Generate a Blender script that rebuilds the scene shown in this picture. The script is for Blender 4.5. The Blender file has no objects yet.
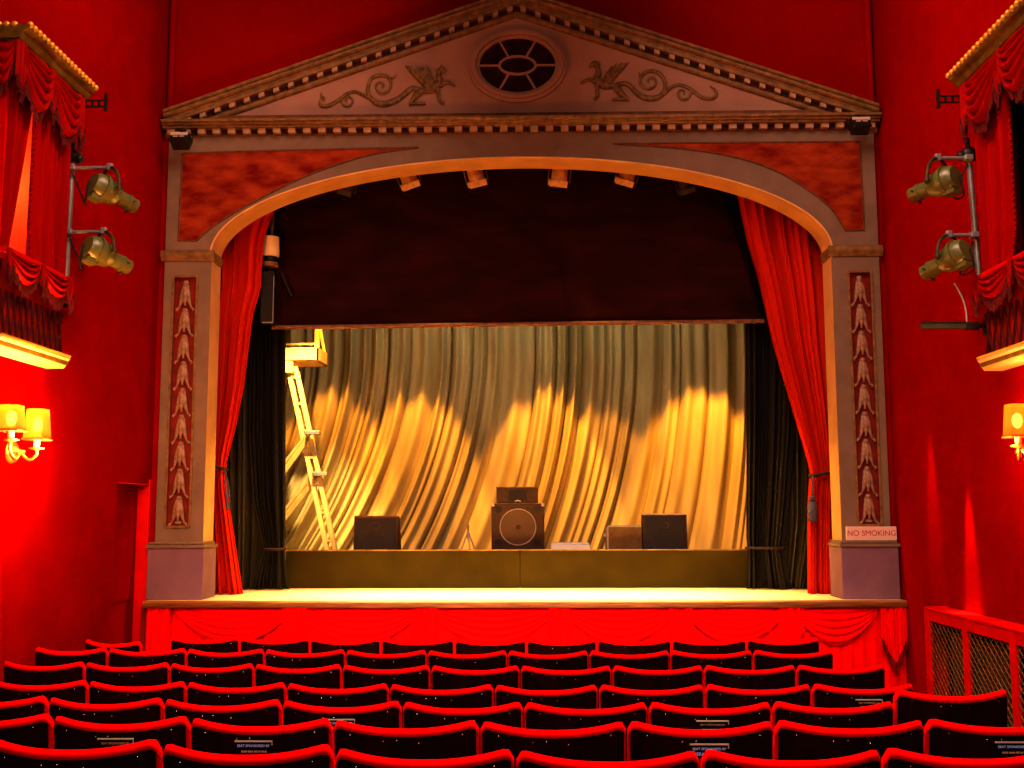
import bpy, math, random
from mathutils import Matrix, Vector
random.seed(7)
COL = bpy.context.scene.collection
PI = math.pi
# ------------------------------------------------------------------ camera
F = 1080.0; YAW = math.radians(1.15); PITCH = math.radians(6.65); ROLL = math.radians(-0.15); H = 1.8
RC = Matrix.Rotation(YAW, 3, 'Z') @ Matrix.Rotation(PI/2 + PITCH, 3, 'X') @ Matrix.Rotation(ROLL, 3, 'Z')
cam = bpy.data.cameras.new('camera'); camo = bpy.data.objects.new('camera', cam); COL.objects.link(camo)
cam.sensor_fit = 'HORIZONTAL'; cam.sensor_width = 36; cam.lens = F/1024*36; cam.clip_start = 0.05; cam.clip_end = 100
camo.matrix_world = Matrix.Translation((0, 0, H)) @ RC.to_4x4()
bpy.context.scene.camera = camo
def ray(px, py): return RC @ Vector(((px-512)/F, (384-py)/F, -1))
def PY(px, py, Y): d = ray(px, py); return Vector((0, 0, H)) + d*(Y/d.y)       # where a line of sight meets the plane y = Y
def PX(px, py, X): d = ray(px, py); return Vector((0, 0, H)) + d*(X/d.x)
def PZ(px, py, Z): d = ray(px, py); return Vector((0, 0, H)) + d*((Z-H)/d.z)
# ------------------------------------------------------------------ materials
def mat(name, col, rough=.6, var=.15, scale=12, metal=0, col2=None, spec=.3, emis=None, estr=0, bump=0, stretch=(1, 1, 1), detail=4, sheen=0):
    m = bpy.data.materials.new(name); m.use_nodes = True
    nt = m.node_tree; b = nt.nodes['Principled BSDF']
    b.inputs['Roughness'].default_value = rough; b.inputs['Metallic'].default_value = metal
    b.inputs['Specular IOR Level'].default_value = spec
    if sheen: b.inputs['Sheen Weight'].default_value = sheen; b.inputs['Sheen Tint'].default_value = (*col, 1)
    tc = nt.nodes.new('ShaderNodeTexCoord'); mp = nt.nodes.new('ShaderNodeMapping'); mp.inputs['Scale'].default_value = stretch
    nt.links.new(tc.outputs['Object'], mp.inputs['Vector'])
    nz = nt.nodes.new('ShaderNodeTexNoise'); nz.inputs['Scale'].default_value = scale; nz.inputs['Detail'].default_value = detail
    nt.links.new(mp.outputs['Vector'], nz.inputs['Vector'])
    r = nt.nodes.new('ShaderNodeValToRGB')
    c2 = col2 if col2 else tuple(max(0, c*(1-var*1.6)) for c in col)
    r.color_ramp.elements[0].position = .3; r.color_ramp.elements[0].color = (*c2, 1)
    r.color_ramp.elements[1].position = .7; r.color_ramp.elements[1].color = (*(min(1, c*(1+var*.3)) for c in col), 1)
    nt.links.new(nz.outputs['Fac'], r.inputs['Fac']); nt.links.new(r.outputs['Color'], b.inputs['Base Color'])
    if bump:
        bp = nt.nodes.new('ShaderNodeBump'); bp.inputs['Strength'].default_value = bump; bp.inputs['Distance'].default_value = .01
        nt.links.new(nz.outputs['Fac'], bp.inputs['Height']); nt.links.new(bp.outputs['Normal'], b.inputs['Normal'])
    if emis: b.inputs['Emission Color'].default_value = (*emis, 1); b.inputs['Emission Strength'].default_value = estr
    return m
M = dict(
 wall=mat('red_painted_wall', (.25, .0004, .0002), .75, .1, 3, bump=.05, spec=0),
 wallback=mat('red_upper_wall', (.27, .0004, .0002), .8, .12, 1.2, spec=0),
 floor=mat('dark_red_carpet', (.10, .004, .004), .95, .3, 40),
 black=mat('black_stage_wall', (.006, .005, .004), .95, .3, 3, spec=.05),
 frame=mat('mauve_grey_plaster', (.215, .15, .108), .7, .12, 5, bump=.06, spec=.1),
 plinth=mat('lilac_plinth_paint', (.21, .115, .165), .7, .1, 6, bump=.05, spec=.1),
 gilt=mat('dull_gilt_moulding', (.24, .13, .045), .55, .3, 18, spec=.3),
 giltd=mat('dark_umber_moulding', (.17, .065, .025), .7, .3, 14),  # umber, a darker brown than the gilt moulding
 dentil=mat('pale_dentil_plaster', (.42, .27, .15), .6, .15, 14),
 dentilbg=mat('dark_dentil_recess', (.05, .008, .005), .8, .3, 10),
 tymp=mat('pinkish_tympanum_plaster', (.37, .205, .145), .75, .12, 3, bump=.05, spec=.1),
 relief=mat('olive_gilt_relief', (.22, .105, .02), .5, .45, 30, spec=.4),
 spand=mat('mottled_orange_red_panel', (.33, .05, .011), .6, .3, 4.5, col2=(.13, .003, .0015), stretch=(1, 1, 2.4), detail=8, spec=.05),
 inset=mat('deep_red_inset_panel', (.20, .006, .004), .65, .3, 9),
 husk=mat('stone_husk_ornament', (.36, .215, .135), .55, .3, 30),
 glass=mat('dark_window_glass', (.03, .002, .0015), .45, .4, 14, spec=.1),
 soffit=mat('stage_lit_soffit_ochre', (.72, .40, .15), .6, .12, 4),  # orange stage glow put into the colour of soffit and jambs
 curtain=mat('red_velvet_curtain', (.60, .022, .003), .8, .08, 8, spec=.02, stretch=(1, 1, .12)),
 boxcloth=mat('red_box_curtain', (.34, .001, .0006), .8, .2, 8, spec=.02, stretch=(1, 1, .12)),
 parapet=mat('rust_red_parapet', (.42, .02, .004), .7, .15, 6, spec=.02),
 skirt=mat('bright_red_satin', (.92, .0012, .001), .6, .08, 9, spec=0),
 skirtd=mat('deep_red_fringe', (.22, .003, .004), .85, .3, 60),
 swag=mat('red_satin_swag', (.34, .0015, .0006), .5, .2, 9, spec=.04),
 fringe=mat('dark_maroon_fringe', (.14, .003, .003), .9, .5, 70),
 blackcloth=mat('black_velvet_drape', (.012, .009, .005), .75, .4, 9, spec=.25, stretch=(1, 1, .1)),
 riserlip=mat('pale_board_edge', (.34, .20, .05), .6, .3, 14),  # top rail colour, paler than the boards below it
 olive=mat('highlit_black_drape', (.085, .066, .024), .7, .4, 9, spec=.3, stretch=(1, 1, .1)),  # olive highlights of the black leg drapes put into the cloth colour
 border=mat('maroon_black_border_cloth', (.030, .0035, .0025), .9, .35, 2.2, spec=.1, stretch=(1, 1, 3)),
 batten=mat('brown_batten_wood', (.22, .10, .05), .7, .3, 12),
 backdrop=mat('pale_gold_backdrop_cloth', (.50, .41, .22), .85, .2, 5, spec=.1, stretch=(1, 1, .15)),
 stage=mat('pale_stage_boards', (.78, .60, .30), .6, .2, 6, stretch=(.3, 6, 1)),
 lip=mat('varnished_brown_stage_edge', (.30, .10, .03), .5, .4, 10, stretch=(.4, 3, 6)),
 riser=mat('olive_brown_riser_board', (.045, .030, .003), .7, .2, 4, spec=.05),
 seatred=mat('red_seat_velvet', (.88, .0006, .0008), .7, .1, 25, spec=0),
 seatback=mat('dark_stained_seat_back', (.010, .0022, .002), .35, .7, 6, spec=.25, col2=(.002, .0006, .0006), stretch=(3, 1, .6)),
 iron=mat('black_cast_iron', (.012, .01, .01), .5, .3, 20),
 steel=mat('bright_steel', (.7, .68, .65), .25, .1, 20, metal=1),
 chrome=mat('dull_steel_tube', (.34, .32, .33), .4, .1, 20, metal=.5),
 lamp=mat('khaki_lantern_paint', (.10, .112, .03), .35, .12, 14, spec=.6),
 lampdark=mat('dark_lantern_paint', (.05, .035, .012), .5, .3, 14),
 warmlamp=mat('warm_lit_lantern_tan', (.85, .48, .13), .4, .25, 22, spec=.5),  # warm bounced light put into the paint of the arch lanterns
 lens=mat('lantern_lens', (.30, .26, .16), .08, .1, 5, spec=.8),
 cable=mat('black_rubber_cable', (.008, .006, .006), .6, .2, 20),
 gold=mat('glowing_gilt_bead', (.70, .36, .04), .3, .15, 20, metal=.4, emis=(1, .45, .05), estr=.05),  # gilding given a faint glow of its own
 goldband=mat('antique_gold_band', (.20, .125, .012), .5, .35, 15, spec=.4),
 cream=mat('cream_ledge_paint', (.85, .66, .36), .6, .1, 8),
 shade=mat('amber_pleated_shade', (.40, .07, .004), .8, .1, 8, emis=(1, .20, .005), estr=.28),
 bulb=mat('glowing_bulb', (1, .9, .5), .4, .02, 5, emis=(1, .80, .30), estr=16),
 shadetrim=mat('dark_orange_shade_trim', (.35, .05, .005), .7, .2, 20, emis=(1, .16, .01), estr=.2),
 brass=mat('polished_brass', (.75, .42, .12), .3, .2, 20, metal=.8),
 candle=mat('ivory_candle_tube', (.9, .82, .55), .5, .05, 10),
 signw=mat('pinkish_white_sign', (.72, .48, .42), .6, .05, 8),
 signt=mat('red_sign_lettering', (.42, .03, .02), .6, .1, 8),
 speaker=mat('brown_black_speaker_carpet', (.055, .022, .010), .7, .3, 30),
 speakerdark=mat('speaker_cone_black', (.012, .006, .005), .5, .3, 30),
 speakeredge=mat('pale_grey_cabinet_edge', (.55, .46, .38), .5, .1, 20),
 speakerbrown=mat('amp_case_brown', (.20, .11, .03), .7, .2, 20),
 grille=mat('brown_speaker_grille', (.10, .05, .025), .6, .3, 90),
 wood=mat('pale_ladder_wood', (.85, .56, .20), .5, .2, 14, stretch=(1, 1, .2)),
 white=mat('white_case_plastic', (.85, .8, .75), .4, .05, 8),
 rope=mat('dark_tieback_cord', (.03, .012, .012), .8, .3, 60),
 tassel=mat('slate_blue_tassel', (.07, .065, .13), .8, .3, 60),
 mesh=mat('brassy_wire_mesh', (.32, .21, .07), .45, .3, 20, metal=.4),
 radiator=mat('grey_green_radiator', (.045, .047, .026), .5, .2, 10),
 dark=mat('shaded_cavity', (.01, .003, .002), .9, .2, 8),  # shade inside the right box and radiator cover, put into a near-black colour
 redtrim=mat('glossy_red_trim', (.66, .0015, .0008), .45, .1, 8, spec=.08),
 plaque=mat('black_plaque', (.006, .006, .012), .3, .2, 8),
 plaquet=mat('pale_blue_glow_lettering', (.42, .52, .95), .4, .05, 8, emis=(.4, .5, 1), estr=.12),  # letters given a faint glow of their own
 plaqueg=mat('tan_lettering', (.50, .30, .18), .4, .05, 8),
 lattice=mat('dark_red_lattice', (.10, .003, .002), .6, .2, 12),
 boxin=mat('orange_red_box_lining', (.75, .09, .015), .8, .15, 6),
)
# the lamp shades let their bulbs show through
nt = M['shade'].node_tree; b_ = nt.nodes['Principled BSDF']; o_ = next(n for n in nt.nodes if n.type == 'OUTPUT_MATERIAL')
tr_ = nt.nodes.new('ShaderNodeBsdfTranslucent'); tr_.inputs[0].default_value = (1, .36, .03, 1)
tp_ = nt.nodes.new('ShaderNodeBsdfRefraction'); tp_.inputs['Roughness'].default_value = .45; tp_.inputs['IOR'].default_value = 1.02; tp_.inputs[0].default_value = (1, .75, .25, 1)
a1_ = nt.nodes.new('ShaderNodeMixShader'); a1_.inputs[0].default_value = .5; a2_ = nt.nodes.new('ShaderNodeMixShader'); a2_.inputs[0].default_value = .22
nt.links.new(tr_.outputs[0], a1_.inputs[1]); nt.links.new(tp_.outputs[0], a1_.inputs[2])
nt.links.new(b_.outputs[0], a2_.inputs[1]); nt.links.new(a1_.outputs[0], a2_.inputs[2]); nt.links.new(a2_.outputs[0], o_.inputs[0])
# ------------------------------------------------------------------ mesh builder
class MB:
    def __init__(s): s.v = []; s.f = []
    def add(s, vs, fs):
        n = len(s.v); s.v += [Vector(v) for v in vs]; s.f += [tuple(i+n for i in q) for q in fs]; return s
    def box(s, x0, x1, y0, y1, z0, z1, T=None):
        vs = [Vector((x, y, z)) for x in (x0, x1) for y in (y0, y1) for z in (z0, z1)]
        if T: vs = [T @ v for v in vs]
        return s.add(vs, [(0, 1, 3, 2), (4, 6, 7, 5), (0, 4, 5, 1), (2, 3, 7, 6), (0, 2, 6, 4), (1, 5, 7, 3)])
    def bar(s, a, b, w, h, up=(0, 0, 1)):                       # rectangular bar from a to b
        a, b = Vector(a), Vector(b); d = (b-a).normalized(); x = d.cross(Vector(up))
        if x.length < 1e-4: x = d.cross(Vector((0, 1, 0)))
        x.normalize(); u = x.cross(d)
        vs = [p + x*(i*w/2) + u*(j*h/2) for p in (a, b) for i, j in ((-1, -1), (1, -1), (1, 1), (-1, 1))]
        return s.add(vs, [(3, 2, 1, 0), (4, 5, 6, 7), (0, 1, 5, 4), (1, 2, 6, 5), (2, 3, 7, 6), (3, 0, 4, 7)])
    def tube(s, pts, r, seg=8, flat=None):
        pts = [Vector(p) for p in pts]; n = len(pts); rs = r if isinstance(r, (list, tuple)) else [r]*n
        vs = []; fs = []; prev = None
        for i, p in enumerate(pts):
            d = (pts[min(i+1, n-1)] - pts[max(i-1, 0)]).normalized()
            if prev is None:
                x = d.orthogonal().normalized()
            else:
                x = (prev - d*prev.dot(d)); x = x.normalized() if x.length > 1e-6 else d.orthogonal().normalized()
            prev = x; y = d.cross(x)
            for k in range(seg):
                a = 2*PI*k/seg; o = (x*math.cos(a) + y*math.sin(a))*rs[i]
                if flat: o = Vector((o.x, o.y*flat, o.z))
                vs.append(p + o)
        for i in range(n-1):
            for k in range(seg): fs.append((i*seg+k, i*seg+(k+1) % seg, (i+1)*seg+(k+1) % seg, (i+1)*seg+k))
        fs.append(tuple(range(seg))[::-1]); fs.append(tuple((n-1)*seg+k for k in range(seg)))
        return s.add(vs, fs)
    def lathe(s, prof, T=None, seg=20, caps=True):              # profile of (radius, height) about z
        vs = []; fs = []; n = len(prof)
        for r, z in prof:
            for k in range(seg):
                a = 2*PI*k/seg; v = Vector((r*math.cos(a), r*math.sin(a), z)); vs.append(T @ v if T else v)
        for i in range(n-1):
            for k in range(seg): fs.append((i*seg+k, i*seg+(k+1) % seg, (i+1)*seg+(k+1) % seg, (i+1)*seg+k))
        if caps: fs.append(tuple(range(seg))[::-1]); fs.append(tuple((n-1)*seg+k for k in range(seg)))
        return s.add(vs, fs)
    def ball(s, c, r, seg=12, rings=8, sc=(1, 1, 1)):
        c = Vector(c); prof = [(r*math.sin(PI*i/rings)+1e-5, -r*math.cos(PI*i/rings)) for i in range(rings+1)]
        return s.lathe(prof, Matrix.Translation(c) @ Matrix.Diagonal((*sc, 1)), seg)
    def prism(s, poly, fn, d0, d1):                             # polygon (a, b) swept in depth, fn(a, b, d) -> point
        n = len(poly)
        vs = [fn(a, b, d0) for a, b in poly] + [fn(a, b, d1) for a, b in poly]
        return s.add(vs, [tuple(range(n)), tuple(range(n, 2*n))[::-1]] + [(i, i+n, (i+1) % n+n, (i+1) % n) for i in range(n)])
    def sweep(s, prof, p0, p1, out):                            # profile (out, up) swept between points with vertical ends
        p0, p1, out = Vector(p0), Vector(p1), Vector(out); n = len(prof); Z = Vector((0, 0, 1))
        vs = [p + out*a + Z*b for p in (p0, p1) for a, b in prof]
        return s.add(vs, [tuple(range(n)), tuple(range(n, 2*n))[::-1]] + [(i, i+n, (i+1) % n+n, (i+1) % n) for i in range(n)])
    def grid(s, nu, nv, fn):
        vs = [fn(i/nu, j/nv) for j in range(nv+1) for i in range(nu+1)]
        return s.add(vs, [(j*(nu+1)+i, j*(nu+1)+i+1, (j+1)*(nu+1)+i+1, (j+1)*(nu+1)+i) for j in range(nv) for i in range(nu)])
    def mesh(s, name, m, smooth=False, T=None):
        me = bpy.data.meshes.new(name)
        me.from_pydata([tuple(T @ v) if T else tuple(v) for v in s.v], [], s.f); me.update()
        import bmesh
        bm = bmesh.new(); bm.from_mesh(me); bmesh.ops.recalc_face_normals(bm, faces=bm.faces); bm.to_mesh(me); bm.free()
        if m: me.materials.append(m)
        if smooth:
            for p in me.polygons: p.use_smooth = True
            try: me.set_sharp_from_angle(angle=math.radians(50))
            except Exception: pass
        return me
    def build(s, name, m, parent=None, smooth=False, bevel=0, solid=0, T=None):
        return link(name, s.mesh(name, m, smooth, T), parent, bevel, solid)
def link(name, me, parent=None, bevel=0, solid=0):
    o = bpy.data.objects.new(name, me); COL.objects.link(o)
    if parent:
        o.parent = parent
        if parent.type == 'EMPTY': o.matrix_parent_inverse = Matrix.Translation(parent.location).inverted()
    if solid:
        md = o.modifiers.new('thickness', 'SOLIDIFY'); md.thickness = solid; md.offset = 0
    if bevel:
        md = o.modifiers.new('bevel', 'BEVEL'); md.width = bevel; md.segments = 2; md.limit_method = 'ANGLE'
    return o
def tag(o, label=None, cat=None, group=None, kind=None):
    for k, v in (('label', label), ('category', cat), ('group', group), ('kind', kind)):
        if v: o[k] = v
    return o
def thing(name, loc, label, cat, group=None):
    o = bpy.data.objects.new(name, None); o.empty_display_size = .1; COL.objects.link(o); o.location = loc
    return tag(o, label, cat, group)
def lerp(a, b, t): return a + (b-a)*t
def interp(tab, t):                                             # tab: sorted list of (t, value...)
    if t <= tab[0][0]: return tab[0][1:]
    for p, q in zip(tab, tab[1:]):
        if t <= q[0]:
            k = (t-p[0])/(q[0]-p[0]); return tuple(lerp(a, b, k) for a, b in zip(p[1:], q[1:]))
    return tab[-1][1:]
def smooth_path(p, n=8):
    out = []
    for i in range(len(p)-1):
        p0, p1, p2, p3 = p[max(i-1, 0)], p[i], p[i+1], p[min(i+2, len(p)-1)]
        for k in range(n):
            t = k/n
            out.append(tuple(.5*((2*b)+(-a+c)*t+(2*a-5*b+4*c-d)*t*t+(-a+3*b-3*c+d)*t**3) for a, b, c, d in zip(p0, p1, p2, p3)))
    return out+[p[-1]]
def text_mesh(name, s, size, m, T, parent, align='CENTER', extrude=.0008):
    cu = bpy.data.curves.new(name, 'FONT'); cu.body = s; cu.size = size; cu.align_x = align; cu.align_y = 'CENTER'; cu.extrude = extrude
    to = bpy.data.objects.new(name, cu); COL.objects.link(to)
    dg = bpy.context.evaluated_depsgraph_get(); me = bpy.data.meshes.new_from_object(to.evaluated_get(dg))
    bpy.data.objects.remove(to); me.transform(T); me.materials.clear(); me.materials.append(m); me.name = name
    return link(name, me, parent)
# ------------------------------------------------------------------ main dimensions
XC = -0.12; XL = XC-3.27; XR = XC+3.26
YF, YB = 9.5, 9.8                       # proscenium face and back
ZS = 1.035                              # stage level
HW, PW = 2.785, 3.205                   # half opening, half outside width
ZSP, ZTOP = 4.09, 4.97                  # arch spring and crown
# ------------------------------------------------------------------ setting
rowY = [7.8-.78*k for k in range(7)]; rowTop = [.879, .892, .908, .925, .975, 1.044, 1.112]
rowFloor = [t-.875 for t in rowTop]
def floor_z(y):
    t = sorted([(yy, z) for yy, z in zip(rowY, rowFloor)])
    return interp([(-1.5, rowFloor[-1]+.3)]+t+[(9.4, 0.0)], y)[0]
mb = MB(); mb.grid(4, 40, lambda u, v: Vector((lerp(XL-.1, XR+.1, u), lerp(-1.5, 9.4, v), floor_z(lerp(-1.5, 9.4, v)))))
tag(mb.build('floor', M['floor']), kind='structure')
def side_wall(name, X, out, holes):
    # wall on plane x=X, thickness outwards, with rectangular openings (y0,y1,z0,z1)
    ys = sorted({-1.5, 9.75} | {h[0] for h in holes} | {h[1] for h in holes}); zs = sorted({-.1, 7.2} | {h[2] for h in holes} | {h[3] for h in holes})
    m = MB()
    for a, b in zip(ys, ys[1:]):
        for c, d in zip(zs, zs[1:]):
            ym, zm = (a+b)/2, (c+d)/2
            if any(h[0] < ym < h[1] and h[2] < zm < h[3] for h in holes): continue
            m.box(min(X, X+out), max(X, X+out), a, b, c, d)
    return tag(m.build(name, M['wall']), kind='structure')
# theatre boxes: planes and extents
XBL, XBR = XL+.13, XR-.13
BL = dict(x=XBL, s=1, yf=PX(77, 110, XBL).y, yn=PX(18, 40, XBL).y, ztop=PX(79, 97, XBL).z, zrail=PX(67, 277, XBL).z, zdr=PX(63, 314, XBL).z, zled=PX(64, 356, XBL).z, zbot=PX(61, 368, XBL).z)
BR = dict(x=XBR, s=-1, yf=PX(968, 95, XBR).y, yn=PX(1023, 40, XBR).y-.25, ztop=PX(965, 86, XBR).z, zrail=PX(982, 274, XBR).z, zdr=PX(990, 316, XBR).z, zled=PX(986, 357, XBR).z, zbot=PX(990, 369, XBR).z)
doorL = (PX(113, 600, XL).y, PX(145, 600, XL).y, floor_z(9), PX(125, 484, XL).z)
holeL = (BL['yn']+.05, BL['yf']-.1, BL['zrail']-.2, BL['ztop']-.05)
holeR = (BR['yn']+.05, BR['yf']-.1, BR['zrail']-.2, BR['ztop']-.05)
side_wall('wall_left', XL, -.14, [holeL, doorL]); side_wall('wall_right', XR, .14, [holeR])
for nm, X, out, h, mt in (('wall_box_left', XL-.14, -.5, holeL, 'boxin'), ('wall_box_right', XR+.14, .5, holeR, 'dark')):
    m = MB(); a, b = sorted((X, X+out)); y0, y1, z0, z1 = h
    e = X+out
    m.box(min(e, e+out*.04), max(e, e+out*.04), y0-.02, y1+.02, z0-.02, z1+.02)
    m.box(a, b, y0-.04, y0, z0, z1); m.box(a, b, y1, y1+.04, z0, z1); m.box(a, b, y0-.04, y1+.04, z0-.04, z0); m.box(a, b, y0-.04, y1+.04, z1, z1+.04)
    tag(m.build(nm, M[mt]), kind='structure')
# wall above and behind the proscenium
m = MB(); m.box(XL-.1, XR+.1, YF+.08, YB-.02, 5.2, 7.2); tag(m.build('wall_back', M['wallback']), kind='structure')
m = MB(); m.box(XL, XC-PW+.002, YF+.04, YB, -.1, 5.25); m.box(XC+PW-.002, XR, YF+.04, YB, -.1, 5.25); tag(m.build('wall_front', M['wall']), kind='structure')
# corner trims on the upper wall
m = MB(); m.tube([(XL+.045, YF+.05, 5.2), (XL+.045, YF+.05, 7.2)], .03, 8); tag(m.build('trim_1', M['wallback'], smooth=True), kind='structure')
m = MB(); m.tube([(XR-.045, YF+.05, 5.2), (XR-.045, YF+.05, 7.2)], .03, 8); tag(m.build('trim_2', M['wallback'], smooth=True), kind='structure')
# stage house
YS = 13.3
m = MB(); m.box(-4.2, 4.0, YS, YS+.1, ZS-.2, 6.6); tag(m.build('wall_stage_back', M['black']), kind='structure')
m = MB(); m.box(-4.2, -4.1, YB, YS, ZS-.2, 6.6); tag(m.build('wall_stage_left', M['black']), kind='structure')
m = MB(); m.box(3.9, 4.0, YB, YS, ZS-.2, 6.6); tag(m.build('wall_stage_right', M['black']), kind='structure')
m = MB(); m.box(-4.2, 4.0, YB, YS+.1, 6.6, 6.7); tag(m.build('ceiling_stage', M['black']), kind='structure')
m = MB(); m.box(-4.2, XL, YB-.05, YB, ZS-.2, 6.6); m.box(XR, 4.0, YB-.05, YB, ZS-.2, 6.6); tag(m.build('wall_stage_front', M['black']), kind='structure')
m = MB(); m.box(XC-3.22, XC+3.245, 9.33, YB, ZS-.05, ZS-.001); m.box(-4.2, 4.0, YB, YS, ZS-.05, ZS-.001)
stg = tag(m.build('floor_stage', M['stage']), kind='structure')
m = MB(); m.sweep([(0, -.06), (0, 0), (.03, 0), (.045, -.012), (.045, -.04), (.03, -.06)], (XC-3.225, 9.345, ZS), (XC+3.255, 9.345, ZS), (0, -1, 0)); tag(m.build('trim_3', M['lip'], smooth=True), kind='structure')
m = MB(); m.box(XL, XR, 9.40, 9.46, -.1, ZS-.05); tag(m.build('wall_stage_apron', M['skirtd']), kind='structure')
# recessed door in the left wall
m = MB(); y0, y1, z0, z1 = doorL
m.box(XL-.14, XL-.10, y0, y1, z0, z1); d = m.build('door_1', M['wall']); tag(d, kind='structure')
m = MB(); m.box(XL-.1, XL-.085, y0+.1, y1-.1, z0+1.05, z1-.15); m.box(XL-.1, XL-.085, y0+.1, y1-.1, z0+.15, z0+.9); m.build('door_panel', M['wall'], d)
m = MB(); m.box(XL-.098, XL+.012, y1-.006, y1+.05, z0, z1+.05); m.box(XL-.1, XL+.004, y0, y1, z1, z1+.012); tag(m.build('trim_4', M['redtrim']), kind='structure')
# ------------------------------------------------------------------ proscenium arch
arch = thing('proscenium_arch', (XC, YF, ZSP), 'mauve grey plaster proscenium arch framing the stage, with mottled red corner panels', 'arch')
ZC = PY(523, 133, YF).z                    # underside of the horizontal cornice
def ell(x, a=HW, h=ZTOP-ZSP):
    t = max(0, 1-(x/a)**2); return ZSP + h*math.sqrt(t)
N = 72; xs = [-HW*math.cos(PI*i/N) for i in range(N+1)]
m = MB()
for i in range(N):
    a, b = xs[i], xs[i+1]
    m.add([(XC+a, YF, ell(a)), (XC+b, YF, ell(b)), (XC+b, YF, ZC), (XC+a, YF, ZC)], [(0, 1, 2, 3)])
    m.add([(XC+a, YB, ell(a)), (XC+b, YB, ell(b)), (XC+b, YB, ZC+.6), (XC+a, YB, ZC+.6)], [(0, 1, 2, 3)])
m.box(XC-PW, XC-HW, YF, YB, ZSP, ZC); m.box(XC+HW, XC+PW, YF, YB, ZSP, ZC)
m.build('arch_face', M['frame'], arch)
m = MB()
for i in range(N):
    a, b = xs[i], xs[i+1]
    m.add([(XC+a, YF, ell(a)), (XC+b, YF, ell(b)), (XC+b, YB, ell(b)), (XC+a, YB, ell(a))], [(0, 1, 2, 3)])
m.build('soffit', M['soffit'], arch, smooth=True)
# gilt bead on the arch edge
m = MB(); m.tube([(XC+x*1.003, YF-.004, ell(x)+.008) for x in xs], .010, 6); m.build('edge_bead', M['soffit'], arch, smooth=True)
SPL = [(182.9, 153.6), (250, 151.5), (330, 149.6), (418.4, 147.7), (371, 154.7), (328.8, 167.5), (293.6, 181.8), (258.5, 199.4), (230, 215.5), (209, 229.5), (197, 240.8), (178.5, 240.8)]
SPR = [(612.8, 144), (690, 143.2), (780, 142.4), (859.6, 141.7), (862, 190), (864, 230.4), (845, 230.4), (829.9, 207.5), (803, 186.6), (776.6, 171.4), (738.5, 158), (681, 148.5)]
for pts in (SPL, SPR):
    w = [PY(x, y, YF) for x, y in pts]
    ic = 3 if pts is SPL else 6
    cs = [tuple((p.x, p.z)) for p in (w[3:11] if pts is SPL else w[6:]+[w[0]])]; cs = smooth_path(cs, 6)
    st_ = [(p.x, p.z) for p in (w[:3] if pts is SPL else w[1:6])]; st2 = [(w[11].x, w[11].z)] if pts is SPL else []
    w = [Vector((q[0], YF, q[1])) for q in (st_+cs+st2)]
    m = MB(); m.prism([(p.x, p.z) for p in w], lambda a, b, d: Vector((a, d, b)), YF-.006, YF+.01)
    sp = m.build('spandrel_panel', M['spand'], arch)
    m = MB(); m.tube([(p.x, YF-.006, p.z) for p in w+[w[0]]], .008, 6); m.build('panel_moulding', M['giltd'], sp, smooth=True)
# pilasters
def husk_mesh():
    m = MB()
    # three drooping petals, a rounded cap and a berry
    for sx in (-1, 0, 1):
        pts = []; rs = []
        for i in range(7):
            t = i/6; pts.append((sx*(.014+.030*t**2.2), -.012-.016*math.sin(PI*t*.8)-(.008 if sx == 0 else 0), .075-.175*t + (.02*t if sx == 0 else 0)))
            rs.append(.006+.016*math.sin(PI*min(1, t*1.05+.05))*(1 if sx == 0 else .75))
        m.tube(pts, rs, 8)
    m.ball((0, -.018, .082), .020, 10, 6)
    m.tube([(-.018, -.022, .05), (0, -.028, .062), (.018, -.022, .05)], .006, 6)
    m.tube([(-.048, -.02, -.098), (-.06, -.024, -.112), (-.052, -.02, -.122)], [.01, .009, .004], 6)
    m.tube([(.048, -.02, -.098), (.06, -.024, -.112), (.052, -.02, -.122)], [.01, .009, .004], 6)
    return m.mesh('bellflower', M['husk'], True)
HM = husk_mesh()
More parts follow.
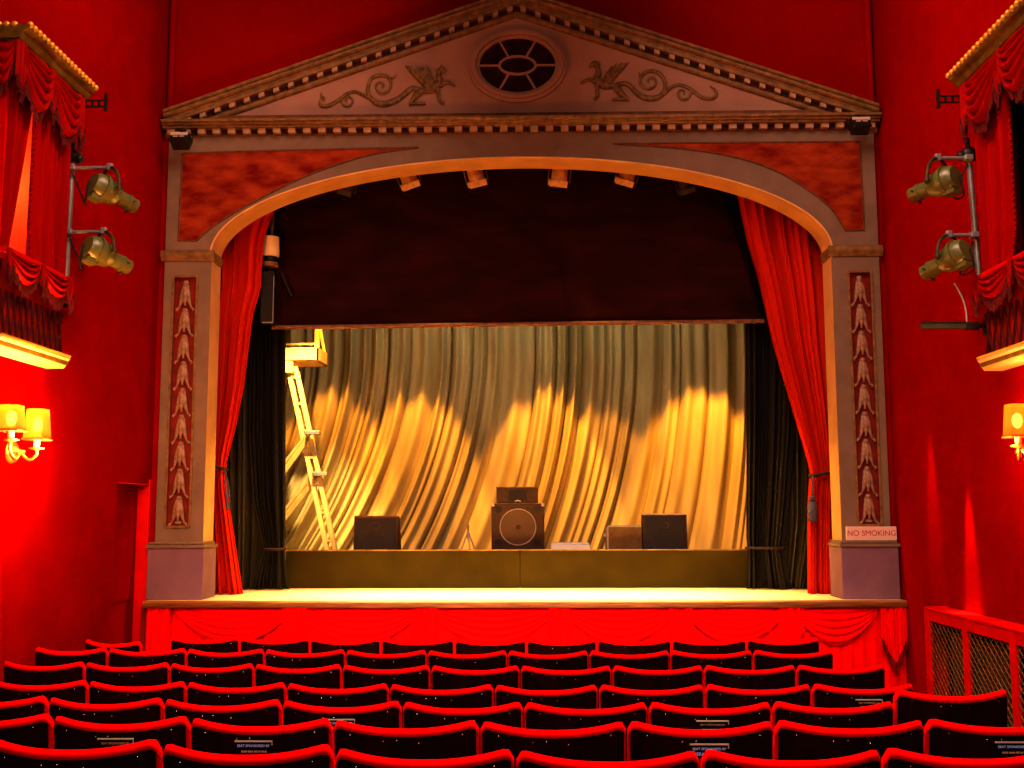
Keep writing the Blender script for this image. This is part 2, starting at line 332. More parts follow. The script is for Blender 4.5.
def pilaster(side, label):
    o, i = (XC-PW, XC-HW) if side < 0 else (XC+PW, XC+HW)
    x0, x1 = min(o, i), max(o, i); zb = ZS+.49
    t = thing('pilaster', ((x0+x1)/2, YF, ZS), label, 'pilaster', 'pilasters either side of the stage')
    if side < 0: px0, px1 = PY(173.5, 280, YF).x, PY(197.5, 280, YF).x
    else: px0, px1 = PY(848, 270, YF).x, PY(871, 270, YF).x
    pz1 = 3.90; pz0 = 1.66
    m = MB()
    m.box(x0, px0, YF, YF+.05, ZS, ZSP); m.box(px1, x1, YF, YF+.05, ZS, ZSP); m.box(px0, px1, YF, YF+.05, pz1, ZSP); m.box(px0, px1, YF, YF+.05, ZS, pz0)
    m.box(x0, x1, YF+.05, YB, ZS, ZSP)
    sh = m.build('shaft', M['frame'], t)
    ix = i + (-.002 if side > 0 else .002)
    m = MB(); m.box(min(i, ix), max(i, ix), YF+.012, YB, ZS+.49, ZSP); m.build('jamb', M['soffit'], t)  # thin skin carrying the stage glow on the inner side
    m = MB(); m.box(px0, px1, YF+.035, YF+.049, pz0, pz1); pn = m.build('inset_panel', M['inset'], t)
    m = MB()
    for a, b in (((px0, pz0), (px1, pz0)), ((px1, pz0), (px1, pz1)), ((px1, pz1), (px0, pz1)), ((px0, pz1), (px0, pz0))):
        m.bar((a[0], YF-.004, a[1]), (b[0], YF-.004, b[1]), .022, .016, (0, 1, 0))
    m.build('panel_frame', M['gilt'], pn, bevel=.004)
    n = 9
    for k in range(n):
        hz = pz1-.17-(pz1-pz0-.32)*k/(n-1)
        h = link('bellflower', HM, pn); h.location = ((px0+px1)/2, YF+.037, hz); h.scale = (1.3, 1, 1.2)
    m = MB(); m.ball(((px0+px1)/2, YF+.025, pz1-.055), .026, 10, 6); m.build('rosette', M['husk'], pn, smooth=True)
    m = MB(); m.ball(((px0+px1)/2, YF+.025, pz0+.035), .024, 10, 6, (1.4, 1, .7)); m.build('rosette', M['husk'], pn, smooth=True)
    # capital band: reeded torus with returns
    m = MB(); pr = [(0, -.05), (0, .045), (.02, .045), (.032, .03), (.036, .01), (.032, -.015), (.018, -.03), (.014, -.05)]
    m.sweep(pr, (x0-.03, YF, ZSP), (x1+.03, YF, ZSP), (0, -1, 0))
    m.sweep([(a*.6, b) for a, b in pr], (i, YF-.0, ZSP), (i, YB, ZSP), (1 if side < 0 else -1, 0, 0))
    m.build('capital_band', M['gilt'], t, smooth=True)
    # plinth with moulded top
    e = .035
    m = MB(); m.box(x0-e, x1+e, YF-.08, YB, ZS, zb-.045); m.build('plinth', M['plinth'], t, bevel=.006)
    m = MB(); m.box(x0-e-.012, x1+e+.012, YF-.095, YB+.002, zb-.045, zb-.02); m.box(x0-e*.6, x1+e*.6, YF-.06, YB+.001, zb-.02, zb+.005)
    for k in range(24): m.ball((lerp(x0-e, x1+e, (k+.5)/24), YF-.066, zb-.008), .012, 6, 4)
    m.build('plinth_moulding', M['frame'], t)
    return x0, x1, zb
pilaster(-1, 'left pilaster of the stage opening, red inset panel of hanging bellflowers, plain lilac plinth')
rx0, rx1, rzb = pilaster(1, 'right pilaster of the stage opening, red inset panel of bellflowers, sign above its plinth')
# NO SMOKING sign
sx0, sx1 = PY(846.5, 533, YF-.06).x, PY(897, 533, YF-.06).x; sz0 = rzb+.007; sz1 = sz0+.118
t = thing('no_smoking_sign', ((sx0+sx1)/2, YF-.05, sz0), 'pale NO SMOKING board with red letters standing on the right plinth', 'sign')
m = MB(); m.box(sx0, sx1, YF-.055, YF-.03, sz0, sz1); m.build('board', M['signw'], t, bevel=.003)
text_mesh('lettering', 'NO SMOKING', .066, M['signt'], Matrix.Translation(((sx0+sx1)/2, YF-.0565, (sz0+sz1)/2)) @ Matrix.Rotation(PI/2, 4, 'X'), t)
# ------------------------------------------------------------------ pediment
ped = thing('pediment', (XC, YF, ZC), 'triangular plaster pediment above the arch with griffin reliefs and an oval window', 'pediment')
apex = Vector((XC-.02, YF, PY(518, 17, YF).z)); eL = Vector((XC-PW-.02, YF, 0)); eR = Vector((XC+PW+.02, YF, 0))
slope = math.tan(math.radians(19.3))
q1, q2 = PY(225, 120, YF), PY(819, 111.6, YF); slope = ((apex.z-q1.z)/(apex.x-q1.x) + (apex.z-q2.z)/(q2.x-apex.x))/2
eL.z = apex.z - slope*(apex.x-eL.x); eR.z = apex.z - slope*(eR.x-apex.x)
zc0, zc1 = ZC, ZC+.11
m = MB(); m.prism([(eL.x, zc0), (eR.x, zc0), (eR.x, max(zc0+.02, eR.z)), (apex.x, apex.z+.05), (eL.x, max(zc0+.02, eL.z))], lambda a, b, d: Vector((a, d, b)), YF, YF+.1)
m.build('tympanum', M['tymp'], ped)
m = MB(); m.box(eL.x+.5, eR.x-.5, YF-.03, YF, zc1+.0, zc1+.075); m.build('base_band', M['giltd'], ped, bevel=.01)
OUT = (0, -1, 0)
hp = [(0, .045), (.10, .045), (.10, .062), (.125, .066), (.125, .082), (.15, .086), (.155, .108), (0, .112)]
m = MB(); m.sweep(hp, (eL.x-.01, YF, zc0), (eR.x+.01, YF, zc0), OUT); m.sweep([(0, -.004), (.03, 0), (.03, .045), (0, .045)], (eL.x, YF, zc0), (eR.x, YF, zc0), OUT)
hc = m.build('horizontal_cornice', M['gilt'], ped)
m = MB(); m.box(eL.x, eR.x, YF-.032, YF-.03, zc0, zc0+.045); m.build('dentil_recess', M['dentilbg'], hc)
nd = 47; dme = MB().box(-.034, .034, -.072, -.03, 0, .046).mesh('dentil', M['dentil'])
for k in range(nd): o = link('dentil', dme, hc); o.location = (lerp(eL.x+.06, eR.x-.06, k/(nd-1)), YF, zc0)
KP = .27/.27
rp_low = [(0, 0), (.035, .004), (.05, .02), (.05, .05), (.035, .065), (0, .065)]
rp_up = [(0, .118), (.115, .118), (.12, .13), (.12, .158), (.13, .165), (.13, .18), (.155, .184), (.178, .20), (.182, .218), (.165, .235), (.19, .238), (.20, .25), (.20, .268), (0, .272)]
rp_low = [(p*.75, q*.85) for p, q in rp_low]; rp_up = [(p*.68, q*.85) for p, q in rp_up]
for e in (eL, eR):
    a, b = Vector((e.x, YF, e.z-.01)), Vector((apex.x, YF, apex.z-.01))
    m = MB(); m.sweep(rp_low, a, b, OUT); m.sweep(rp_up, a, b, OUT); m.sweep([(0, .05), (.02, .05), (.02, .102), (0, .102)], a, b, OUT)
    rc = m.build('raking_cornice', M['gilt'], ped)
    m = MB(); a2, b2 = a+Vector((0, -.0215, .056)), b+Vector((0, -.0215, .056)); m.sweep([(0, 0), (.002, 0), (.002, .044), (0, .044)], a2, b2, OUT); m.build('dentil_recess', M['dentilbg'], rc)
    sl = slope if e is eL else -slope
    vs = [Vector((i*.025, -d, sl*i*.025+z)) for i in (-1, 1) for d in (.022, .068) for z in (.060, .099)]
    dme = MB().add(vs, [(0, 1, 3, 2), (4, 6, 7, 5), (0, 4, 5, 1), (2, 3, 7, 6), (0, 2, 6, 4), (1, 5, 7, 3)]).mesh('dentil', M['dentil'])
    for k in range(24): o = link('dentil', dme, rc); o.location = a.lerp(b, (k+.55)/24)
# oval window
oc = PY(517.5, 66, YF); ax = abs(PY(567.5, 66, YF).x-PY(469, 66, YF).x)/2; az = abs(PY(517, 104, YF).z-PY(517, 29.5, YF).z)/2
def ring(m, a0, a1, y0, y1, c=oc, n=56, b0=None, b1=None):
    vs = []
    for k in range(n):
        t_ = 2*PI*k/n; cx, sz = math.cos(t_), math.sin(t_)
        for (a, b, y) in ((a0[0], a0[1], y0), (a1[0], a1[1], y0), (a1[0], a1[1], y1), (a0[0], a0[1], y1)): vs.append(Vector((c.x+a*cx, y, c.z+b*sz)))
    m.add(vs, [(k*4+j, k*4+(j+1) % 4, ((k+1) % n)*4+(j+1) % 4, ((k+1) % n)*4+j) for k in range(n) for j in range(4)])
m = MB(); ring(m, (ax-.035, az-.035), (ax, az), YF-.035, YF); ring(m, (ax-.07, az-.07), (ax-.03, az-.03), YF-.055, YF); ring(m, (ax-.105, az-.10), (ax-.068, az-.068), YF-.025, YF)
ov = m.build('oval_window_frame', M['tymp'], ped, smooth=True, bevel=.004)
ia, ib = ax-.1, az-.095; ja, jb = .165, .085
m = MB(); m.add([Vector((oc.x+ia*1.01*math.cos(2*PI*k/48), YF-.006, oc.z+ib*1.01*math.sin(2*PI*k/48))) for k in range(48)], [tuple(range(48))]); m.build('pane', M['glass'], ov)
m = MB(); ring(m, (ja-.012, jb-.012), (ja+.012, jb+.012), YF-.02, YF-.004)
for ang in (0, 62, 118, 180, 242, 298):
    c_, s_ = math.cos(math.radians(ang)), math.sin(math.radians(ang))
    m.bar((oc.x+ja*c_, YF-.012, oc.z+jb*s_), (oc.x+ia*c_, YF-.012, oc.z+ib*s_), .02, .014, (0, 1, 0))
m.build('glazing_bars', M['tymp'], ov)
# griffin reliefs (points traced in the plane of the tympanum)
def spiral(cx, cy, r0, turns, a0, sgn, n=40, k=.16):
    return [(cx+r0*(1-(1-k)*i/n)*math.cos(a0+sgn*2*PI*turns*i/n), cy+r0*(1-(1-k)*i/n)*math.sin(a0+sgn*2*PI*turns*i/n)) for i in range(n+1)]
def griffin(ox, oy, mir, pose):
    # local pixel drawing (1024x448 crop at 6.4x) -> tympanum plane
    def W(p, y=0):
        q = PY(ox+p[0]/6.4, oy+p[1]/6.4, YF); return Vector((q.x, YF-.012-y, q.z))
    sc = 9.5/1080/6.4
    def path(pp, r, flat=.55, y=0, m=None, seg=8):
        sp = smooth_path(pp, 6); n = len(sp)
        rs = [interp([(i/(len(r)-1), v) for i, v in enumerate(r)], k/(n-1))[0]*sc for k in range(n)]
        (m or mm).tube([W(p, y) for p in sp], rs, seg, flat)
    mm = MB()
    B = pose
    path(B['body'], B['body_r']); path(B['neck'], B['neck_r'], y=.006)
    for leg in B['legs']: path(leg[0], leg[1], y=.008)
    path(B['head'], B['head_r'], y=.01)
    for e in B['ears']: path(e, [7, 2])
    g = mm.build('griffin_relief', M['relief'], ped, smooth=True)
    mm = MB()
    root, tips = B['wing']
    mm.prism(B['web'], lambda p, q, d: W((p, q), d), -.012, .008)
    for k, tp in enumerate(tips):
        mid = ((root[0]+tp[0])/2+B['bow'], (root[1]+tp[1])/2+6)
        path([(root[0], root[1]-k*3), mid, tp], [10, 15, 3], y=.006+.002*(k % 3), m=mm)
    mm.build('wing', M['relief'], g, smooth=True)
    mm = MB()
    for pp, r in B['tail']: path(pp, r, m=mm)
    mm.build('tail_scroll', M['relief'], g, smooth=True)
left_pose = dict(
 body=[(700, 262), (745, 258), (785, 250), (815, 225)], body_r=[20, 26, 30, 26],
 neck=[(800, 240), (830, 205), (822, 165), (835, 135)], neck_r=[30, 26, 17, 16],
 head=[(822, 140), (842, 128), (862, 140), (870, 152)], head_r=[14, 18, 12, 6],
 ears=[[(835, 122), (840, 95)], [(812, 140), (800, 122)]],
 legs=[([(715, 270), (690, 285), (660, 320), (640, 350)], [24, 26, 15, 10]), ([(635, 350), (680, 346), (740, 346)], [10, 9, 9]),
       ([(815, 240), (822, 290), (832, 330), (862, 344)], [18, 13, 10, 9]), ([(835, 235), (865, 215), (895, 215), (930, 238)], [14, 12, 10, 7])],
 wing=((785, 262), [(612, 104), (632, 130), (652, 155), (674, 178), (696, 200), (720, 225), (660, 108), (705, 110), (750, 108), (768, 130)]), bow=8, web=[(795, 268), (740, 235), (690, 200), (612, 104), (660, 110), (705, 112), (752, 108), (768, 140), (800, 200)],
 tail=[([(705, 262), (650, 250), (590, 300), (540, 330), (470, 348), (410, 330), (375, 285), (372, 240), (395, 185), (450, 165), (505, 180), (518, 225), (500, 268), (455, 280), (425, 250), (430, 220), (455, 210), (472, 230), (460, 245)], [16, 18, 20, 20, 20, 17, 14, 12, 12, 12, 11, 10, 9, 9, 8, 8, 7, 7, 6]),
       ([(400, 320), (350, 295), (290, 270), (235, 285), (190, 320), (130, 355), (80, 360), (65, 335), (80, 305), (98, 318), (86, 330)], [14, 11, 10, 11, 13, 13, 12, 9, 8, 7, 5]),
       ([(215, 300), (205, 330), (225, 358), (262, 355), (275, 325), (250, 302), (228, 318), (240, 335)], [8, 8, 8, 8, 7, 7, 6, 5]),
       ([(75, 320), (72, 290), (76, 270)], [7, 6, 3]), ([(510, 185), (540, 178), (552, 155)], [7, 6, 3])])
right_pose = dict(
 body=[(300, 235), (260, 232), (220, 230), (185, 205)], body_r=[18, 24, 28, 26],
 neck=[(195, 220), (170, 190), (182, 150), (170, 105)], neck_r=[28, 26, 20, 17],
 head=[(185, 108), (160, 92), (140, 100), (120, 118)], head_r=[16, 18, 13, 5],
 ears=[[(160, 82), (152, 66)], [(180, 88), (186, 72)]],
 legs=[([(285, 230), (310, 262), (345, 300), (378, 318)], [24, 25, 15, 9]), ([(378, 320), (330, 318), (268, 320)], [10, 9, 9]),
       ([(178, 215), (172, 260), (176, 300), (150, 322)], [20, 14, 12, 9]), ([(160, 215), (130, 195), (100, 200), (68, 218)], [14, 11, 10, 8])],
 wing=((225, 232), [(372, 84), (355, 102), (338, 122), (322, 142), (305, 162), (285, 185), (330, 86), (295, 92), (262, 112), (240, 140)]), bow=-8, web=[(215, 245), (212, 190), (240, 140), (262, 112), (300, 98), (372, 84), (335, 135), (300, 175), (265, 225)],
 tail=[([(290, 228), (350, 215), (400, 250), (440, 290), (500, 312), (560, 305), (600, 270), (608, 220), (585, 165), (535, 138), (485, 145), (450, 180), (455, 225), (500, 250), (540, 235), (548, 200), (520, 178), (495, 195), (505, 212)], [14, 15, 16, 18, 20, 18, 15, 13, 12, 12, 12, 11, 10, 9, 9, 8, 8, 7, 6]),
       ([(600, 285), (640, 245), (690, 225), (750, 240), (800, 275), (850, 308), (905, 312), (935, 290), (925, 258), (895, 235)], [12, 11, 10, 11, 12, 11, 11, 11, 9, 4]),
       ([(745, 235), (770, 270), (755, 310), (715, 318), (690, 290), (700, 260), (730, 265), (728, 288)], [8, 8, 8, 8, 8, 7, 6, 5]),
       ([(460, 175), (445, 160), (440, 145)], [8, 6, 3])])
griffin(310, 50, False, left_pose); griffin(570, 50, True, right_pose)
# floodlights on the ends of the cornice
def floodlight(px, py, label):
    c = PY(px, py, YF-.22)
    t = thing('floodlight', (c.x, c.y, c.z), label, 'floodlight', 'floodlights on the cornice ends')
    T = Matrix.Translation(c) @ Matrix.Rotation(math.radians(-28), 4, 'X')
    m = MB(); m.prism([(-.075, -.055), (.075, -.055), (.09, .05), (-.09, .05)], lambda a, b, d: T @ Vector((a, d, b)), -.06, .06); hs = m.build('housing', M['iron'], t, bevel=.006)
    m = MB(); m.box(-.078, .078, -.066, -.06, .01, .045, T); m.build('lens', M['speakeredge'], hs)
    m = MB(); m.box(-.05, -.008, -.066, -.06, -.012, 0, T); m.box(.008, .05, -.066, -.06, -.012, 0, T); m.build('vent', M['speakeredge'], hs)
    m = MB(); m.tube([T @ Vector((-.1, 0, 0)), T @ Vector((-.1, .02, .10)), T @ Vector((.1, .02, .10)), T @ Vector((.1, 0, 0))], .008, 6); m.bar(c+Vector((0, .02, .09)), Vector((c.x, YF-.12, c.z+.13)), .03, .03); m.build('bracket', M['iron'], t)
floodlight(180.5, 141, 'small black floodlight clamped at the left end of the cornice')
floodlight(860, 126, 'small black floodlight clamped at the right end of the cornice')
# ------------------------------------------------------------------ cloth helpers
def pleat_fn(n, seed, irr=.35):
    r = random.Random(seed); ph = [r.uniform(0, 6.28) for _ in range(4)]
    def fn(u):
        w = u + irr/n*math.sin(2*PI*u*2.3+ph[0]) + irr/n*.6*math.sin(2*PI*u*5.1+ph[1])
        s = math.sin(2*PI*n*w+ph[2]); return (abs(s)**.7*math.copysign(1, s))*.75 + .3*math.sin(2*PI*n*2.17*w+ph[3])
    return fn
def drape(name, rows, Y, n, amp, m, parent=None, seed=1, nv=40, per=10, zfix=None, lean=0, thick=.004):
    """hanging cloth; rows are (py, px_left, px_right) edges of the cloth in its plane y = Y"""
    tab = []
    for py, a, b in rows:
        p, q = PY(a, py, Y), PY(b, py, Y); tab.append((-(p.z+q.z)/2, p.x, q.x))
    if zfix is not None: tab[-1] = (-zfix, tab[-1][1], tab[-1][2])
    f = pleat_fn(n, seed); z0, z1 = -tab[0][0], -tab[-1][0]; wmax = max(abs(t[2]-t[1]) for t in tab)
    def fn(u, v):
        z = lerp(z0, z1, v); a, b = interp(tab, -z); k = (abs(b-a)/wmax)**.4
        return Vector((lerp(a, b, u), Y + amp*k*f(u) + lean*math.sin(v*9+u*7)*.01, z))
    mb = MB(); mb.grid(n*per, nv, fn); return mb.build(name, m, parent, smooth=True, solid=thick)
# house curtains
def curtain(rows, label, seed, tie_px, Y=10.02):
    p = PY((rows[-1][1]+rows[-1][2])/2, rows[-1][0], Y)
    t = thing('house_curtain', (p.x, Y, ZS), label, 'curtain', 'red house curtains tied back at the stage sides')
    drape('cloth', rows, Y, 5, .085, M['curtain'], t, seed, zfix=ZS+.004, per=12)
    # tieback band round the gathered cloth
    (ax_, ay_), (bx_, by_) = tie_px
    a, b = PY(ax_, ay_, Y), PY(bx_, by_, Y); c = (a+b)/2; w = (b.x-a.x)/2
    pts = [Vector((c.x+(w+.015)*math.cos(k*PI/12), Y+.085*math.sin(k*PI/12), lerp(c.z, a.z if math.cos(k*PI/12) < 0 else b.z, abs(math.cos(k*PI/12))))) for k in range(25)]
    m = MB(); m.tube(pts, .016, 8); tb = m.build('tieback', M['rope'], t, smooth=True)
    return t, tb, a, b
LC = [(188, 196, 280), (240, 196, 262.5), (289, 196, 259.5), (314, 196, 252), (388, 197, 242.5), (428, 199, 234.5), (452, 202, 228), (466, 204, 225), (489, 205, 226), (519, 205, 230.5), (552, 205, 235.5), (591, 205, 242)]
RCU = [(166, 733, 846), (188.7, 737.6, 846), (240, 748, 846), (275.5, 758.7, 846), (310.6, 766.9, 846), (343, 774, 845), (408, 793, 845), (445, 804, 844), (470, 811, 843), (503, 808.5, 843), (549, 808.5, 843), (590, 808.5, 843)]
t, tb, a, b = curtain(LC, 'red velvet house curtain gathered beside the left pilaster, cord loop hanging from its tieback', 3, ((204, 460), (225, 470)))
m = MB(); p0 = PY(224.5, 470, 9.93); p1 = PY(229, 498, 9.93)
m.tube([p0, PY(228, 483, 9.93), PY(229.5, 497, 9.92), PY(228.8, 510, 9.92), PY(227, 509, 9.91), PY(226.6, 496, 9.91), PY(225, 480, 9.92)], .009, 6); m.build('cord_loop', M['tassel'], tb, smooth=True)
t, tb, a, b = curtain(RCU, 'red velvet house curtain gathered beside the right pilaster, slate tassel hanging from its tieback', 8, ((811, 476), (843, 470)))
ct = PY(812, 497, 9.92)
m = MB(); m.tube([PY(813, 474, 9.93), PY(813.5, 485, 9.92), ct], .008, 6)
k = .0088
m.lathe([(.005, .01), (.03, 0), (.036, -.02), (.024, -.045), (.04, -.06), (.042, -.12), (.040, -.215), (.03, -.225)], Matrix.Translation(ct), 14); m.build('tassel', M['tassel'], tb, smooth=True)
# ------------------------------------------------------------------ border, leg drapes, backdrop
t = thing('border_cloth', (XC, 10.35, 5.2), 'wide maroon black border cloth hanging across the top of the stage opening', 'stage border')
f = pleat_fn(7, 5)
pz = lambda u: lerp(PY(272, 327.5, 10.35).z, PY(764, 321, 10.35).z, u)
x0, x1 = PY(272, 327, 10.35).x, PY(764, 321, 10.35).x; x0t = PY(282, 190, 10.35).x; x1t = PY(690, 100, 10.35).x
def fb(u, v):
    z = lerp(6.59, pz(u), v); dr = max(0, u-.86)/.14
    return Vector((lerp(lerp(x0t, x0, min(1, v*1.1)), lerp(x1t, x1, v**1.3), u), 10.35+.006*f(u)+dr*.05*math.sin(v*16-u*20)*(1-v*.4), z))
m = MB(); m.grid(120, 40, fb); m.build('cloth', M['border'], t, smooth=True, solid=.004)
m = MB(); m.tube([(x0, 10.35, pz(0)), ((x0+x1)/2, 10.35, pz(.5)), (x1, 10.35, pz(1))], .022, 8); m.build('bottom_batten', M['batten'], t, smooth=True)
# upper right masking beyond the border
m = MB(); f2 = pleat_fn(8, 15)
m.grid(80, 20, lambda u, v: Vector((lerp(1.4, 3.8, u), 10.75+.03*f2(u), lerp(6.2, 3.75, v))))
tag(m.build('masking_drape', M['blackcloth'], smooth=True, solid=.004), 'black masking drape filling the upper right of the opening behind the border cloth', 'stage drape')
# tall legs
def leg(rowsA, rowsB, label, sd, tie, Yl=10.62):
    p = PY(rowsA[-1][1], 588, Yl)
    t = thing('leg_drape', (p.x, Yl, ZS), label, 'stage drape', 'black leg drapes at the stage sides')
    drape('outer_drop', rowsA, Yl+.04, 5, .075, M['olive'], t, sd, zfix=ZS+.004)
    drape('inner_drop', rowsB, Yl-.06, 6, .04, M['blackcloth'], t, sd+3, zfix=ZS+.01)
    a, b = PY(tie[0], tie[2], Yl-.06), PY(tie[1], tie[3], Yl-.06); c = (a+b)/2; w = abs(b.x-a.x)/2
    m = MB(); m.tube([Vector((c.x+(w+.01)*math.cos(k*PI/10), Yl-.06+.075*math.sin(k*PI/10), c.z)) for k in range(21)], .014, 8); m.build('tie', M['rope'], t, smooth=True)
leg([(190, 215, 276), (330, 215, 276), (430, 216, 275), (520, 218, 272), (588, 222, 266)],
    [(190, 262, 284), (330, 252, 285), (430, 250, 285), (500, 254, 285), (535, 262, 285), (549, 265, 284), (560, 262, 285), (585, 255, 289)],
    'black leg drape behind the left red curtain, tied low beside the board', 21, (265, 284, 549, 549))
leg([(190, 766, 830), (330, 768, 830), (430, 770, 830), (520, 772, 828), (587, 772, 812)],
    [(190, 744, 800), (330, 745, 800), (430, 746, 796), (500, 746, 790), (538, 746, 786), (548, 747, 784), (560, 747, 786), (586, 746, 792)],
    'black leg drape behind the right red curtain, tied low beside the board', 31, (747, 784, 548, 548))
# backdrop with swept folds
YBD = 12.95
t_bd = thing('backdrop_curtain', (XC, YBD, ZS), 'pale gold backdrop curtain with swept folds, lit across its lower half, behind the equipment', 'curtain')
rr = random.Random(11); folds = []
xx = -4.2
while xx < 3.9:
    w = rr.choice([.16, .2, .26, .30, .36])*rr.uniform(.85, 1.15); folds.append((xx, w, rr.uniform(.5, 1.1))); xx += w
def fold_h(x):
    for a, w, h in folds:
        if a <= x < a+w:
            t_ = (x-a)/w; return h*(math.sin(PI*t_)**.5)*(.75+.25*math.sin(PI*t_*3+a*7))
    return 0
zb0, zb1 = 4.6, ZS+.01
def bd(u, v):
    x = lerp(-3.3, 4.1, u); z = lerp(zb0, zb1, v); w = max(0, (3.75-z)/2.4)
    sh = (.74 - .28*min(1, max(0, (x+1.4)/1.6)) - .26*min(1, max(0, (x-1.2)/1.4)))*w**2
    return Vector((x-sh, YBD - .24*fold_h(x) + .01*math.sin(5*z+x*7), z))
m = MB(); m.grid(900, 44, bd); m.build('cloth', M['backdrop'], t_bd, smooth=True)
# ------------------------------------------------------------------ riser and equipment
yr = PZ(523, 588, ZS).y; zr = PY(523, 549.5, yr).z; xa, xb = PY(286, 549, yr).x, PY(752, 549, yr).x
t = thing('masking_board', (XC, yr, ZS), 'long low olive brown masking board across the stage in front of the equipment', 'board')
xm = PY(520, 570, yr).x
for p, q in ((xa, xm-.003), (xm+.003, xb)):
    m = MB(); m.box(p, q, yr, yr+.03, ZS, zr-.012); m.build('front_board', M['riser'], t, bevel=.002)
m = MB(); m.box(xa, xb, yr-.004, yr+.034, zr-.012, zr); m.build('top_rail', M['riserlip'], t, bevel=.003)
zd = zr-.105
t = thing('low_platform', (XC, yr+.1, ZS), 'low dark platform behind the masking board carrying the speakers', 'platform')
m = MB(); m.box(xa+.02, xb-.02, yr+.06, 12.72, zd-.03, zd); m.build('deck', M['riser'], t)
for x in (xa+.06, XC, xb-.06):
    m = MB(); m.box(x-.03, x+.03, yr+.08, 12.68, ZS, zd-.03); m.build('bearer', M['riser'], t)
def pb(px, Y): return PY(px, 549, Y).x
def hgt(py, Y): return PY(523, py, Y).z
YE = yr+.28
# centre speaker with ring cone
x0, x1 = pb(491.5, YE), pb(544.5, YE); zt = hgt(503.5, YE); xc = (x0+x1)/2
t = thing('bass_speaker', (xc, YE, zd), 'boxy brown bass speaker with a large round cone at centre stage', 'speaker')
cab = MB().box(x0, x1, YE, YE+.4, zd, zt).build('cabinet', M['speaker'], t, bevel=.008)
zc_ = (zr+zt)/2-.01; Tc = Matrix.Translation((xc, YE, zc_)) @ Matrix.Rotation(PI/2, 4, 'X')
m = MB(); m.lathe([(.176, -.003), (.180, .005), (.185, .005), (.188, -.003)], Tc, 40, False); m.build('cone_rim', M['speakeredge'], t, smooth=True)
m = MB(); m.lathe([(.175, .003), (.12, .002), (.06, .001), (.001, .001)], Tc, 32, False); cn = m.build('cone', M['grille'], t, smooth=True)
m = MB(); m.lathe([(.026, .003), (.03, .010), (.038, .010), (.042, .003)], Tc, 6, False); m.build('dust_cap', M['batten'], cn)
m = MB(); m.lathe([(.022, .003), (.001, .004)], Tc, 16, False); m.build('cap_centre', M['speakerdark'], cn)
for i, j in ((-1, 1), (1, 1), (-1, -1), (1, -1)):
    m = MB(); m.lathe([(.036, -.002), (.034, .003), (.001, .003)], Matrix.Translation((xc+i*.195, YE, (zr+zt)/2+j*.165)) @ Matrix.Rotation(PI/2, 4, 'X'), 20, False); m.build('port', M['speakerdark'], t)
for i in (-1, 1):
    m = MB(); m.box(min(xc+i*.262, xc+i*.275), max(xc+i*.262, xc+i*.275), YE+.02, YE+.06, zt-.11, zt-.07); m.box(min(xc+i*.24, xc+i*.27), max(xc+i*.24, xc+i*.27), YE-.006, YE+.05, zt-.03, zt+.004); m.build('corner_bracket', M['speakeredge'], t, bevel=.003)
# horn cabinet on it
h0, h1 = pb(496.5, YE), pb(538.5, YE); ht = hgt(487, YE)
t = thing('horn_speaker', (xc, YE, zt), 'flat brown horn cabinet lying on top of the bass speaker', 'speaker')
Tb = MB().box(h0, h1, YE+.02, YE+.36, zt+.005, ht).build('cabinet', M['speaker'], t, bevel=.008)
m = MB(); hc_ = (zt+ht)/2; w_ = (h1-h0)*.22
m.add([(xc-w_, YE+.018, hc_-.055), (xc+w_, YE+.018, hc_-.055), (xc+w_, YE+.018, hc_+.055), (xc-w_, YE+.018, hc_+.055), (xc-.03, YE+.0185, hc_-.025), (xc+.03, YE+.0185, hc_-.025), (xc+.03, YE+.0185, hc_+.025), (xc-.03, YE+.0185, hc_+.025)], [(0, 1, 5, 4), (1, 2, 6, 5), (2, 3, 7, 6), (3, 0, 4, 7), (4, 5, 6, 7)]); m.build('horn_mouth', M['speakerdark'], t)
m = MB(); m.tube([(xc-.03, YE+.012, zt+.022), (xc, YE+.01, zt+.034), (xc+.03, YE+.012, zt+.022)], .006, 6); m.build('badge_bar', M['speakeredge'], t)
m = MB()
for i in (h0, h1):
    m.box(i-.006, i+.006, YE+.012, YE+.04, ht-.012, ht+.002)
m.box(h0, h1, YE+.016, YE+.022, ht-.006, ht+.002); m.build('backlit_edge', M['batten'], t)  # overhead backlight drawn as paler edge strips
